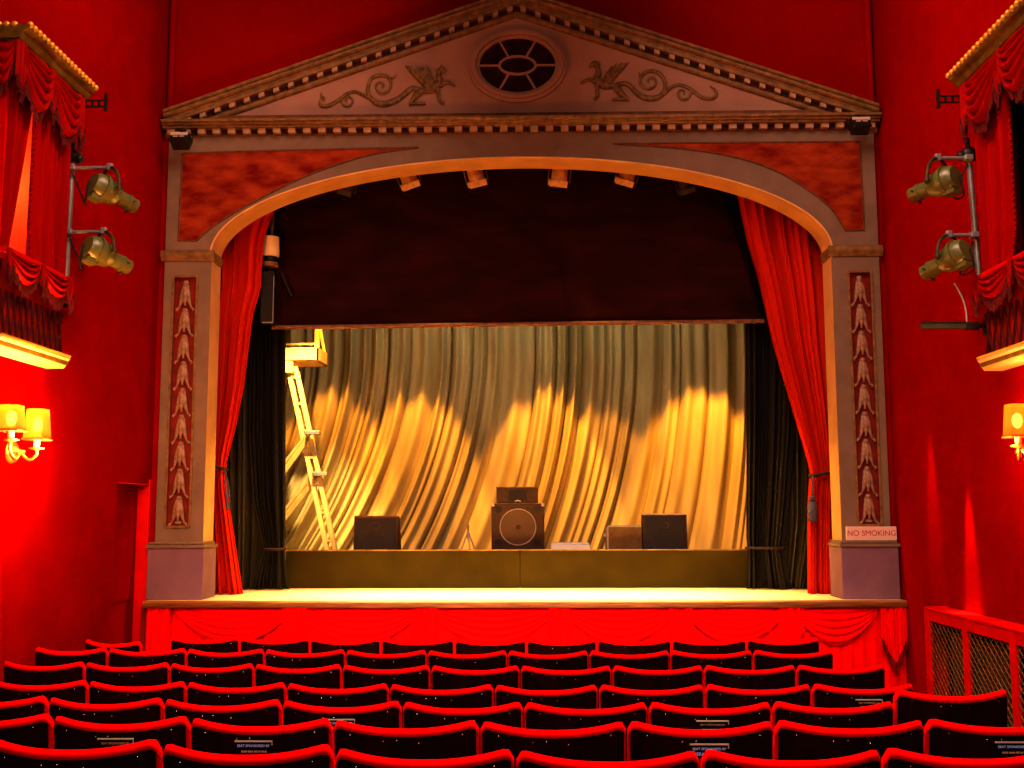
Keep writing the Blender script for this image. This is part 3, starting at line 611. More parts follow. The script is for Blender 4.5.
# stage monitors
def monitor(px0, px1, py, label, Y=YE-.05, cone=True, lean=.05):
    a, b = pb(px0, Y), pb(px1, Y); z = hgt(py, Y+lean); c = (a+b)/2
    t = thing('stage_monitor', (c, Y, zd), label, 'speaker', 'dark stage monitors on the platform')
    prof = [(Y, zd), (Y+lean, z), (Y+lean+.12, z-.01), (Y+.34, zd+.06), (Y+.34, zd)]
    m = MB(); m.prism(prof, lambda p, q, d: Vector((d, p, q)), a, b); m.build('cabinet', M['speaker'], t, bevel=.006)
    tl = math.atan2(lean, z-zd); T = Matrix.Translation((c, Y, zd)) @ Matrix.Rotation(-tl, 4, 'X'); h = math.hypot(lean, z-zd); w = (b-a)/2
    m = MB(); m.box(-w+.025, w-.025, -.008, -.001, .02, h-.03, T); g = m.build('grille', M['speakerdark'] if cone else M['speaker'], t, bevel=.003)
    m = MB(); m.lathe([(.120, -.001), (.123, .004), (.127, -.001)], T @ Matrix.Translation((0, -.008, .16)) @ Matrix.Rotation(PI/2, 4, 'X'), 28, False); m.lathe([(.03, -.001), (.035, .005), (.04, -.001)], T @ Matrix.Translation((0, -.008, .34)) @ Matrix.Rotation(PI/2, 4, 'X'), 20, False); m.build('driver_ring', M['grille'], g)
    m = MB(); m.box(-w, w, -.006, .004, h-.012, h+.002, T); m.build('backlit_edge', M['speakeredge'] if px0 > 500 else M['batten'], t)  # overhead backlight drawn as a paler strip along the top edge
monitor(353, 397.5, 515.5, 'dark square stage monitor standing alone behind the left end of the board')
monitor(643.5, 688, 514, 'dark square stage monitor behind the right of the board beside the brown amplifier')
# amplifier case
Y_ = YE+.05; a, b = pb(607, Y_), pb(643.5, YE-.05)-.004; z = hgt(526, Y_)
t = thing('amplifier_case', ((a+b)/2, Y_, zd), 'low brown amplifier case with pale edging left of the right stage monitor', 'amplifier')
MB().box(a+.012, b, Y_, Y_+.28, zd, z-.012).build('case', M['speakerbrown'], t, bevel=.004)
m = MB(); m.box(a, a+.018, Y_-.006, Y_+.28, zd, z); m.box(a, b, Y_-.006, Y_+.28, z-.014, z); m.build('edging', M['speakeredge'], t, bevel=.003)
m = MB(); m.box(a-.03, a, Y_+.05, Y_+.09, zr+.11, zr+.145); m.build('side_knob', M['speakeredge'], t, bevel=.006)
m = MB()
for q in (.07, .14): m.ball((a+.05, Y_-.002, zr+q), .008, 8, 5)
m.build('screws', M['steel'], t)
# white box
Y_ = YE-.1; a, b = pb(551, Y_), pb(590, Y_); z = hgt(543, Y_+.1)
t = thing('white_case', ((a+b)/2, Y_, zd), 'flat white case lying behind the board right of the bass speaker', 'case')
MB().box(a, b, Y_, Y_+.3, zd, z-.015).build('base', M['white'], t, bevel=.006)
MB().box(a+.004, b-.004, Y_+.002, Y_+.298, z-.013, z).build('lid', M['white'], t, bevel=.006)
# low stand with splayed legs left of the bass speaker
c = PY(468, 549, YE+.15); t = thing('folded_stand', (c.x, c.y, zd), 'low thin metal stand with splayed legs left of the bass speaker', 'stand')
top = Vector((c.x, c.y, zr+.24))
m = MB(); m.tube([top, (c.x, c.y, zr+.09)], .011, 8); m.build('post', M['chrome'], t)
for dx, dy in ((-.1, .02), (.1, .05), (.03, -.09)):
    m = MB(); m.tube([(c.x, c.y, zr+.17), (c.x+dx, c.y+dy, zd+.006)], .008, 6); m.build('leg', M['speakeredge'], t)
# ------------------------------------------------------------------ ladder
YLd = 11.5
t = thing('step_ladder', (PY(300, 549, YLd).x, YLd, zd), 'pale wooden step ladder with a box platform standing behind the left end of the board', 'ladder')
a, b = PY(291, 362, YLd+.25), PY(333, 549, YLd-.12); b.z = zd
def off(v, dx, dy=0): return v + Vector((dx, dy, 0))
for dx in (-.042, .042):
    m = MB(); m.bar(off(a, dx), off(b, dx), .046, .07, (0, 1, 0)); m.build('front_rail', M['wood'], t, bevel=.004)
c0, c1 = PY(283, 375, YLd+.3), PY(255, 549, YLd+.35); c1.z = zd
for dx in (-.03, .03):
    m = MB(); m.bar(off(c0, dx), off(c1, dx), .03, .06, (0, 1, 0)); m.build('back_rail', M['wood'], t, bevel=.004)
for k in range(7):
    p = a.lerp(b, (k+.6)/7.2); m = MB(); m.box(p.x-.06, p.x+.06, p.y-.035, p.y+.035, p.z-.012, p.z+.012); m.build('rung', M['wood'], t)
for (p, q) in (((312, 430), (268, 487)), ((319, 471), (270, 530))):
    for d in (0, 7, 13):
        m = MB(); m.bar(PY(p[0]-2, p[1]+d*.6, YLd+.02), PY(q[0]-2, q[1]+d*.9, YLd+.18), .028, .03, (0, 1, 0)); m.build('brace', M['wood'], t, bevel=.003)
    cc = PY(p[0], p[1]+3, YLd-.02); m = MB(); m.box(cc.x-.07, cc.x+.09, cc.y-.05, cc.y+.05, cc.z-.022, cc.z+.022); m.build('hinge_clamp', M['chrome'], t, bevel=.006)
# platform box on top
Yp = YLd+.15
z0, z1 = PY(300, 361, Yp).z, PY(300, 322, Yp).z; pa, pb_ = PY(272, 350, Yp).x, PY(319, 350, Yp).x
m = MB(); m.box(pa, pb_, Yp, Yp+.03, z0, z0+.15); m.box(pb_-.03, pb_, Yp, Yp+.5, z0, z0+.15); m.box(pa, pb_, Yp+.47, Yp+.5, z0, z0+.15); m.box(pa, pb_, Yp, Yp+.5, z0, z0+.02); m.build('platform_box', M['wood'], t, bevel=.004)
m = MB(); m.box(pb_-.05, pb_, Yp, Yp+.05, z0+.15, z1+.4); m.build('platform_post', M['wood'], t, bevel=.003)
m = MB(); m.box(pa, pb_-.05, Yp+.01, Yp+.04, z0+.18, z0+.20); m.build('guard_rail', M['wood'], t, bevel=.003)
m = MB(); m.bar((pb_-.15, Yp+.45, z1+.35), (pb_-.02, Yp+.45, z0+.12), .03, .03, (0, 1, 0)); m.build('platform_strut', M['wood'], t, bevel=.003)
m = MB(); cc = PY(289, 368, YLd+.2); m.box(cc.x-.07, cc.x+.05, cc.y-.06, cc.y+.06, cc.z-.06, z0, None); m.build('top_cap', M['wood'], t, bevel=.01)
# ------------------------------------------------------------------ hanging fittings at stage left edge
Yh = 10.2
c = PY(270.5, 247, Yh); t = thing('boom_lantern', (c.x, c.y, c.z), 'short cream cylindrical lantern hanging behind the left curtain top', 'stage lantern')
m = MB(); m.lathe([(.05, .10), (.082, .095), (.088, -.09), (.082, -.10), (.06, -.10)], Matrix.Translation(c), 24); m.build('body', M['cream'], t, smooth=True)
m = MB(); m.lathe([(.07, -.10), (.07, -.14), (.05, -.14)], Matrix.Translation(c), 20); m.build('lens_ring', M['iron'], t, smooth=True)
m = MB(); m.lathe([(.075, -.155), (.08, -.19), (.075, -.2)], Matrix.Translation(c), 20); m.build('lower_ring', M['gilt'], t, smooth=True)
m = MB(); m.tube([c+Vector((0, .03, .1)), c+Vector((.02, .03, .6))], .018, 8); m.tube([c+Vector((-.06, .03, .1)), c+Vector((-.05, .03, .6))], .012, 8); m.build('hanging_rod', M['gilt'], t)
c = PY(268.5, 298, Yh); t = thing('hanging_speaker', (c.x, c.y, c.z), 'tall narrow black speaker hanging below the cream lantern by the left curtain', 'speaker')
MB().box(c.x-.062, c.x+.062, c.y-.06, c.y+.08, c.z-.25, c.z+.255).build('cabinet', M['iron'], t, bevel=.006)
m = MB(); m.box(c.x+.058, c.x+.066, c.y-.064, c.y-.055, c.z-.25, c.z+.2); m.box(c.x-.04, c.x+.066, c.y-.064, c.y-.055, c.z-.256, c.z-.244); m.build('edge_strip', M['chrome'], t)
m = MB(); m.tube([c+Vector((0, .01, .255)), c+Vector((.01, .01, .29))], .014, 8); m.build('hanger', M['iron'], t)
m = MB(); q = PY(288, 282, 10.3); m.tube([PY(281, 272, 10.28), PY(291, 296, 10.28)], .014, 8)
tag(m.build('control_rod', M['iron'], smooth=True), 'short black rod slanting against the border cloth near its left edge', 'rod')
# ------------------------------------------------------------------ lanterns behind the arch
def par_can(px, py, label, m_body, tilt, pan, grp, s=1):
    c = PY(px, py, 10.08); t = thing('parcan_lantern', (c.x, c.y, c.z), label, 'stage lantern', grp)
    T = Matrix.Translation(c) @ Matrix.Rotation(pan, 4, 'Y') @ Matrix.Rotation(tilt, 4, 'X') @ Matrix.Scale(s, 4)
    m = MB(); m.lathe([(.03, .17), (.06, .155), (.075, .11), (.078, 0), (.088, -.005), (.088, -.03), (.074, -.03)], T, 20, False); bd_ = m.build('can', m_body, t, smooth=True)
    m = MB(); m.lathe([(.073, -.02), (.03, -.012), (.001, -.01)], T, 20, False); m.build('lens', M['lens'] if m_body is M['warmlamp'] else M['lampdark'], bd_, smooth=True)
    m = MB(); m.box(-.11, -.1, -.012, .012, -.02, .15, T); m.box(.1, .11, -.012, .012, -.02, .15, T); m.box(-.11, .11, -.012, .012, .15, .165, T); m.tube([T @ Vector((0, 0, .16)), T @ Vector((0, 0, .3))], .015, 8); m.build('yoke', m_body if m_body is not M['warmlamp'] else M['gilt'], t)
    m = MB(); m.box(-.085, .085, -.1, -.086, -.06, 0, T); m.box(-.1, -.086, -.08, .08, -.05, 0, T); m.build('barn_door', m_body, t)
    m = MB(); m.tube([T @ Vector((-.08, -.03, -.02)), T @ Vector((-.10, -.04, -.09)), T @ Vector((-.03, -.05, -.12)), T @ Vector((.03, -.05, -.1))], .004, 6); m.build('safety_cable', M['cable'], t)
g = 'lanterns in a row below the crown of the arch'
for px, py, pan, lb, mm_ in ((347, 190, .3, 'dim unlit lantern at the left end of the row under the arch', 'lampdark'),
        (410, 182, -.35, 'tan lantern under the arch, second from the left end of its row', 'warmlamp'), (477, 180, -.25, 'tan lantern just left of the arch crown', 'warmlamp'),
        (559, 180, .12, 'tan lantern just right of the arch crown', 'warmlamp'), (626, 179, .3, 'tan lantern under the arch, second from the right end of its row', 'warmlamp'),
        (686, 188, -.3, 'dim unlit lantern at the right end of the row under the arch', 'lampdark')):
    par_can(px, py, lb, M[mm_], math.radians(22), pan, g, 1.0 if mm_ == 'warmlamp' else .8)  # dimness of the end pair comes from a darker paint
bz = PY(520, 150, 10.1).z
m = MB(); m.tube([(-2.2, 10.1, bz+.16), (2.0, 10.1, bz+.16)], .024, 8); m.tube([(-1.9, 10.1, bz+.16), (-1.9, 10.1, 6.6)], .012, 6); m.tube([(1.7, 10.1, bz+.16), (1.7, 10.1, 6.6)], .012, 6); tag(m.build('lighting_bar', M['iron'], smooth=True), 'black lighting bar behind the arch crown carrying the row of lanterns', 'bar')
# ------------------------------------------------------------------ stage front skirt
zt_ = ZS-.055; bnd = [172, 295, 425, 560, 680, 790, 880]; Yk = 9.37
t = thing('stage_skirt', (XC, Yk, 0), 'bright red satin skirt hung in swags and tails across the stage front', 'skirt')
f = pleat_fn(60, 9)
m = MB(); m.grid(600, 6, lambda u, v: Vector((lerp(XC-3.22, XC+3.25, u), Yk+.02+.008*f(u), lerp(zt_, .01, v)))); m.build('backing', M['skirt'], t, smooth=True)
def swag_fn(p0, p1, dtop, dbot, out, nf, amp, seed=0, tilt=0):
    p0, p1, out = Vector(p0), Vector(p1), Vector(out)
    def fn(u, v):
        par = 4*u*(1-u); e = par**.8
        z = -(dtop*par*(1-v) + v*(dbot*par + .02)) ; fold = amp*e*(abs(math.sin(PI*nf*v+.3*math.sin(u*5+seed)))**.8) + .5*amp*e*math.sin(PI*v)
        return p0.lerp(p1, u) + Vector((0, 0, z + tilt*v*(u-.5))) + out*fold
    return fn
for k, (p, q) in enumerate(zip(bnd, bnd[1:])):
    a, b = PY(p, 607, Yk), PY(q, 607, Yk); a.z = b.z = zt_
    m = MB(); m.grid(28, 36, swag_fn(a, b, .01, .30, (0, -1, 0), 5, .028, k)); m.build('swag', M['skirt'], t, smooth=True)
for k, (p, q, dl) in enumerate([(148, 171, .75), (283, 308, .40), (412, 438, .42), (548, 573, .40), (668, 693, .42), (778, 803, .42), (880, 906, .50)]):
    a, b = PY(p, 607, Yk-.03).x, PY(q, 607, Yk-.03).x; f = pleat_fn(3, 40+k)
    m = MB(); m.grid(36, 12, lambda u, v: Vector((lerp(a, b, u)+.0*v, Yk-.035+.02*f(u), zt_-v*(dl-.22*abs(2*u-1)*(1 if k not in (0,) else 0)))))
    tl = m.build('tail', M['skirt'], t, smooth=True)
    if k == 6:
        m = MB(); m.grid(36, 3, lambda u, v: Vector((lerp(a, b, u), Yk-.04+.022*f(u), zt_-(dl-.22*abs(2*u-1))+.03-v*.08))); m.build('fringe', M['skirtd'], tl, smooth=True)
# ------------------------------------------------------------------ theatre boxes
def fringe_on(fn, nu, drop, parent, out):
    out = Vector(out); r = random.Random(nu)
    js = [r.uniform(.75, 1.15) for _ in range(nu+1)]
    m = MB(); m.grid(nu, 3, lambda u, v: fn(u, 1)+Vector((0, 0, .012-drop*v*js[int(round(u*nu))]))+out*(.008+.006*math.sin(u*nu*2.1)))
    return m.build('fringe', M['fringe'], parent, smooth=True)
def theatre_box(B, nb, nm):
    X, s, yf, yn = B['x'], B['s'], B['yf'], B['yn']; O = Vector((s, 0, 0)); side = nm
    XW = X-s*.13
    t = thing('theatre_box', (X, (yf+yn)/2, B['zbot']), f'{side} wall theatre box with gilded beaded cornice, lattice front and moulded ledge', 'theatre box', 'theatre boxes on the side walls')
    zt = B['ztop']
    cp = [(-.13, 0), (.005, 0), (.03, .008), (.05, .035), (.055, .052), (.085, .06), (.10, .078), (.10, .088), (-.13, .088)]
    m = MB(); m.sweep(cp, (X, yn-.06, zt), (X, yf+.10, zt), O)
    cn = m.build('cornice', M['goldband'], t)
    bm_ = MB(); bm_.ball((0, 0, 0), .021, 10, 7); bme = bm_.mesh('bead', M['gold'], True)
    for k in range(nb):
        o = link('bead', bme, cn); o.location = (X+s*.095, lerp(yn-.04, yf+.08, k/(nb-1)), zt+.092)
    for k in range(3):
        o = link('bead', bme, cn); o.location = (X-s*(.0+.05*k), yn-.05, zt+.092)
    # fascia behind the swags, posts, rail, lattice, ledge
    m = MB(); m.box(min(X-s*.13, X-s*.06), max(X-s*.13, X-s*.06), yn, yf, zt-.09, zt); m.build('fascia', M['redtrim'], t)
    m = MB()
    for y in (yn+.015, yf-.02): m.box(min(X-s*.13, X-s*.05), max(X-s*.13, X-s*.05), y-.02, y+.02, B['zled'], zt)
    m.build('post', M['redtrim'], t)
    m = MB(); m.box(min(X-s*.1, X+s*.02), max(X-s*.1, X+s*.02), yn-.02, yf+.01, B['zrail']-.03, B['zrail']); m.build('rail', M['redtrim'], t, bevel=.006)
    m = MB(); m.box(min(X-s*.13, X-s*.05), max(X-s*.13, X-s*.05), yn, yf, B['zled'], B['zrail']-.03); m.build('parapet', M['parapet'], t)
    m = MB(); z0, z1 = B['zled'], B['zrail']-.05; h = z1-z0; nd_ = 11; st = (yf-yn)/nd_
    for k in range(nd_):
        y = yn+k*st
        m.bar((X-s*.035, y, z0), (X-s*.035, y+st, z0+.30), .009, .012, (1, 0, 0)); m.bar((X-s*.03, y+st, z0), (X-s*.03, y, z0+.30), .010, .016, (1, 0, 0))
    m.build('lattice', M['lattice'], t)
    lp = [(-.13, -.0), (.03, 0), (.033, -.02), (.018, -.035), (.012, -.06), (.006, -.062), (-.01, -.085), (-.13, -.087)]
    m = MB(); m.sweep(lp, (X, yn-.08, B['zled']), (X, yf-.0, B['zled']), O); lg = m.build('ledge', M['cream'], t)
    m = MB()
    for k in range(44): m.ball((X+s*.032, lerp(yn-.07, yf-.01, k/43), B['zled']-.002), .011, 6, 5)
    m.build('bead_moulding', M['gold'], lg, smooth=True)
    m = MB(); m.sweep([(.006, -.062), (.016, -.06), (.020, -.035), (.014, -.034)], (X, yn-.082, B['zled']), (X, yf+.002, B['zled']), O); m.build('cove', M['goldband'], lg)
    # valance of swags under the cornice
    v = thing('box_valance', (X, (yf+yn)/2, zt), f'fringed red swag valance hanging under the {side} box cornice', 'valance', 'swag valances of the theatre boxes')
    w = (yf-yn)/2
    for k in range(2):
        fn = swag_fn((X+s*.012, yn+w*k-.01, zt-.003), (X+s*.012, yn+w*(k+1)+.01, zt-.003), .02, .36, O, 5, .06, k)
        m = MB(); m.grid(26, 30, fn); sw = m.build('swag', M['swag'], v, smooth=True); fringe_on(fn, 26, .075, sw, O)
    for k in range(3):
        y = yn+w*k; f = pleat_fn(2, 50+k)
        def tl(u, q, y=y, f=f): return Vector((X+s*(.03+.014*f(u)), y+(u-.5)*.10, zt-.003-q*(.36-.12*abs(2*u-1))))
        m = MB(); m.grid(18, 8, tl); ta = m.build('tail', M['swag'], v, smooth=True); fringe_on(tl, 18, .08, ta, O)
    fr = swag_fn((X-s*.135, yn-.03, zt-.003), (X+s*.02, yn-.03, zt-.003), .01, .28, (0, -1, 0), 4, .03, 9)
    m = MB(); m.grid(16, 24, fr); sw = m.build('swag', M['swag'], v, smooth=True); fringe_on(fr, 16, .09, sw, (0, -1, 0))
    # curtains
    gl = [(0, .0, .37), (.5, .0, .22), (1, .0, .05)] if s > 0 else [(0, .0, .49), (.4, .0, .22), (1, .0, .03)]
    gr = [(0, .37, 1), (.8, .36, 1), (1, .43, 1)] if s > 0 else [(0, .50, 1), (.8, .51, 1), (1, .60, 1)]
    zc0_, zc1_ = zt-.08, B['zrail']-.06
    for nmx, tab, sd in (('near', gl, 61), ('far', gr, 62)):
        cu = thing('box_curtain', (X, lerp(yn, yf, .3 if nmx == 'near' else .85), zc1_), f'plain red curtain at the {"audience" if nmx == "near" else "stage"} end of the {side} wall box opening', 'curtain', 'curtains in the theatre boxes')
        f = pleat_fn(6, sd)
        def cf(u, q, tab=tab, f=f):
            a, b = interp(tab, q); return Vector((X-s*.045+s*.022*f(u), lerp(yn, yf, lerp(a, b, u)), lerp(zc0_, zc1_, q)))
        m = MB(); m.grid(66, 26, cf); m.build('cloth', M['boxcloth'], cu, smooth=True, solid=.004)
        if nmx == 'far':
            m = MB()
            for k in range(34): p = cf(0, k/34); m.ball((p.x+s*.012, p.y, p.z), .011, 6, 4)
            m.build('bobble_trim', M['swag'], cu)
    # drape over the parapet
    d = thing('parapet_drape', (X, (yf+yn)/2, B['zrail']), f'fringed red swags draped over the parapet rail of the {side} box', 'drape', 'parapet drapes of the theatre boxes')
    hd = B['zrail']-B['zdr']
    for k in range(2):
        fn = swag_fn((X+s*.01, yn+w*k-.01, B['zrail']-.012), (X+s*.01, yn+w*(k+1)-.03, B['zrail']-.012), .02, hd*.62, O, 4, .04, k+4)
        m = MB(); m.grid(26, 30, fn); sw = m.build('swag', M['swag'], d, smooth=True); fringe_on(fn, 26, .08, sw, O)
    for k in range(3):
        y = yn+w*k; f = pleat_fn(2, 70+k)
        def tl(u, q, y=y, f=f, k=k): return Vector((X+s*(.025+.012*f(u)), y+(u-.5)*.09-.04*(k == 2), B['zrail']-.01-q*(hd*.72-.1*abs(2*u-1))))
        m = MB(); m.grid(18, 8, tl); ta = m.build('tail', M['swag'], d, smooth=True); fringe_on(tl, 18, .09, ta, O)
    # flat perforated wall bracket beyond the box
    zb = PX(86, 108, X).z if s > 0 else PX(957, 106, X).z; yb = yf+.06
    m = MB(); L = .20
    bx = sorted((X-s*.02, X+s*L*.9))
    m.box(bx[0], bx[1], yb, yb+.012, zb+.018, zb+.028); m.box(bx[0], bx[1], yb, yb+.012, zb-.028, zb-.018)
    for k in range(5):
        xk = lerp(bx[0], bx[1], k/4); m.box(xk-.008, xk+.008, yb, yb+.012, zb-.02, zb+.02)
    e = X+s*L*.9; m.box(e-.008, e+.008, yb-.01, yb+.02, zb-.06, zb+.07)
    tag(m.build('wall_bracket', M['iron']), f'small black perforated bracket sticking out below the {side} box cornice', 'bracket', 'perforated brackets by the boxes')
theatre_box(BL, 18, 'left'); theatre_box(BR, 20, 'right')
# ------------------------------------------------------------------ spotlight poles beside the boxes
def profile_spot(arm_y, pole_px, cen_px, nose_px, X, s, label, plane_y):
    """lantern hung on a horizontal arm from the pole"""
    c = PY(*cen_px, plane_y); n = PY(*nose_px, plane_y+.17); ax_ = (n-c).normalized(); L = .50
    t = thing('profile_spotlight', tuple(c), label, 'spotlight', 'khaki spotlights on the side wall poles')
    q = ax_.to_track_quat('Z', 'Y').to_matrix().to_4x4(); T = Matrix.Translation(c) @ q @ Matrix.Scale(.82, 4)
    m = MB(); m.lathe([(.03, -.17), (.09, -.165), (.112, -.13), (.118, -.04), (.10, .045), (.075, .085)], T, 26); bd_ = m.build('housing', M['lamp'], t, smooth=True)
    m = MB(); m.lathe([(.118, -.085), (.13, -.082), (.13, -.062), (.118, -.058)], T, 26, False); m.box(-.06, .06, -.135, -.10, -.16, -.05, T); m.build('housing_rim', M['lamp'], bd_, smooth=True)
    m = MB(); m.lathe([(.068, .07), (.066, .17), (.074, .175), (.074, .20), (.064, .205), (.064, .27), (.05, .27)], T, 22); tb_ = m.build('lens_tube', M['lamp'], t, smooth=True)
    m = MB(); m.lathe([(.05, .272), (.02, .276), (.001, .277)], T, 18, False); m.build('lens', M['lens'], tb_, smooth=True)
    m = MB(); m.box(-.095, .095, -.006, .006, .20, .212, T); m.box(-.02, .02, -.10, -.07, .20, .206, T); m.box(-.006, .006, .06, .10, .10, .12, T); m.build('shutter_blades', M['lampdark'], tb_)
    # yoke round the housing, up to the arm
    arm_p = PY(pole_px[0], arm_y, plane_y); top = c + Vector((0, 0, .185)); top.z = arm_p.z
    sd = ax_.cross(Vector((0, 0, 1))).normalized()
    pts = [c+sd*.132] + [c+sd*(.135*math.cos(a)) + (top-c)*math.sin(a) for a in [PI*k/10 for k in range(0, 11)]] + [c-sd*.132]
    m = MB(); m.tube(pts[1:-1], .012, 8); m.ball(c+sd*.132, .022, 8, 6); m.ball(c-sd*.132, .022, 8, 6); m.build('yoke', M['lampdark'], t, smooth=True)
    m = MB(); m.tube([arm_p + Vector((-s*.02, 0, 0)), Vector((top.x+s*.01, top.y, top.z))], .014, 8); am = m.build('arm', M['chrome'], t, smooth=True)
    m = MB(); m.box(arm_p.x-.028, arm_p.x+.028, arm_p.y-.03, arm_p.y+.03, arm_p.z-.02, arm_p.z+.02); m.build('clamp', M['chrome'], am, bevel=.006); m = MB(); m.box(top.x-.02, top.x+.02, top.y-.02, top.y+.02, top.z-.02, top.z+.03); m.build('clamp', M['chrome'], am, bevel=.006)
    b0 = c - ax_*.16; 
    m = MB(); m.tube(smooth_path([tuple(b0), tuple(b0+Vector((-s*.02, 0, -.14))), tuple(arm_p+Vector((s*.10, .02, -.26))), tuple(arm_p+Vector((s*.02, -.03, -.05)))], 6), .006, 6); m.build('cable', M['cable'], t, smooth=True)
    return n, ax_
noses = []
YPL = BL['yf']+.09; YPR = BR['yf']+.06
def pole(pts, Y, side, s):
    a, b = PY(*pts[0], Y), PY(*pts[1], Y)
    t = thing('lighting_pole', (b.x, Y, b.z), f'vertical steel lighting pole clamped beside the {side} wall box', 'pole', 'steel lighting poles by the boxes')
    m = MB(); m.tube([a, b], .020, 12); m.build('tube', M['chrome'], t, smooth=True)
    m = MB(); m.ball(a+Vector((0, 0, .01)), .055, 10, 6); m.ball(a+Vector((.05, 0, -.005)), .035, 8, 6); m.ball(a+Vector((-.05, 0, .0)), .035, 8, 6); m.tube([a, a+Vector((0, .01, .13))], .016, 6); m.build('top_clamp', M['iron'], t, smooth=True)
    m = MB(); m.ball(b, .04, 10, 6, (1, 1, 1.4)); m.ball(b+Vector((-s*.01, 0, .05)), .03, 8, 6); m.build('end_cap', M['iron'], t, smooth=True)
    return a, b
pole(((72.5, 158), (65, 300)), YPL, 'left', 1); pole(((968.5, 156), (980.5, 297)), YPR, 'right', -1)
noses.append(profile_spot(168, (72, 168), (109, 192), (136, 207), XBL, 1, 'upper khaki spotlight on the left wall pole, lens pointing down to the stage', YPL-.05))
noses.append(profile_spot(232, (69, 232), (103, 254), (128, 267), XBL, 1, 'lower khaki spotlight on the left wall pole', YPL-.05))
noses.append(profile_spot(158, (968, 158), (939, 184), (913, 195), XBR, -1, 'upper khaki spotlight on the right wall pole', YPR-.05))
noses.append(profile_spot(235, (974, 235), (950, 259), (925, 273), XBR, -1, 'lower khaki spotlight on the right wall pole, above the tube light', YPR-.05))
# dangling plug box by left pole and right pole
for px, py, Y, s_ in ((60, 257, YPL-.02, 'left'), (990, 260, YPR-.02, 'right')):
    c = PY(px, py, Y); t = thing('cable_plug', tuple(c), f'black plug hanging on a cable beside the {s_} lighting pole', 'plug', 'hanging plugs by the poles')
    k_ = 1 if s_ == 'left' else .6
    m = MB(); m.ball(c, .045*k_, 10, 8, (.8, .8, 1.35)); m.build('body', M['iron'], t, smooth=True)
    m = MB(); m.tube([c+Vector((0, 0, .05)), c+Vector((.01, 0, .2)), c+Vector((.05 if s_ == 'left' else -.05, .02, .3))], .007, 6); m.build('cable', M['cable'], t, smooth=True)
# tube light on right wall
a, b = PY(921, 326.5, YPR), PY(986, 323, YPR); b.z = a.z
t = thing('tube_light', ((a.x+b.x)/2, YPR, a.z), 'grey tube light sticking out horizontally below the right spotlights', 'light')
m = MB(); m.tube([a, a.lerp(b, .7)], .019, 10); m.build('tube', M['radiator'], t, smooth=True)
m = MB(); m.tube([a.lerp(b, .68), a.lerp(b, .88)], .028, 10); m.tube([a.lerp(b, .88), b+Vector((.06, 0, 0))], .016, 8); m.box(b.x-.01, b.x+.03, YPR-.03, YPR+.03, b.z-.06, b.z+.05); m.tube([a+Vector((0, 0, .022)), a.lerp(b, .7)+Vector((0, 0, .022))], .010, 6); m.build('holder', M['iron'], t, smooth=True)
m = MB(); m.tube(smooth_path([tuple(PY(954, 283, YPR)), tuple(PY(962, 297, YPR)), tuple(PY(966, 312, YPR)), tuple(PY(966.5, 324, YPR))], 6), .006, 6); m.build('cable', M['chrome'], t, smooth=True)
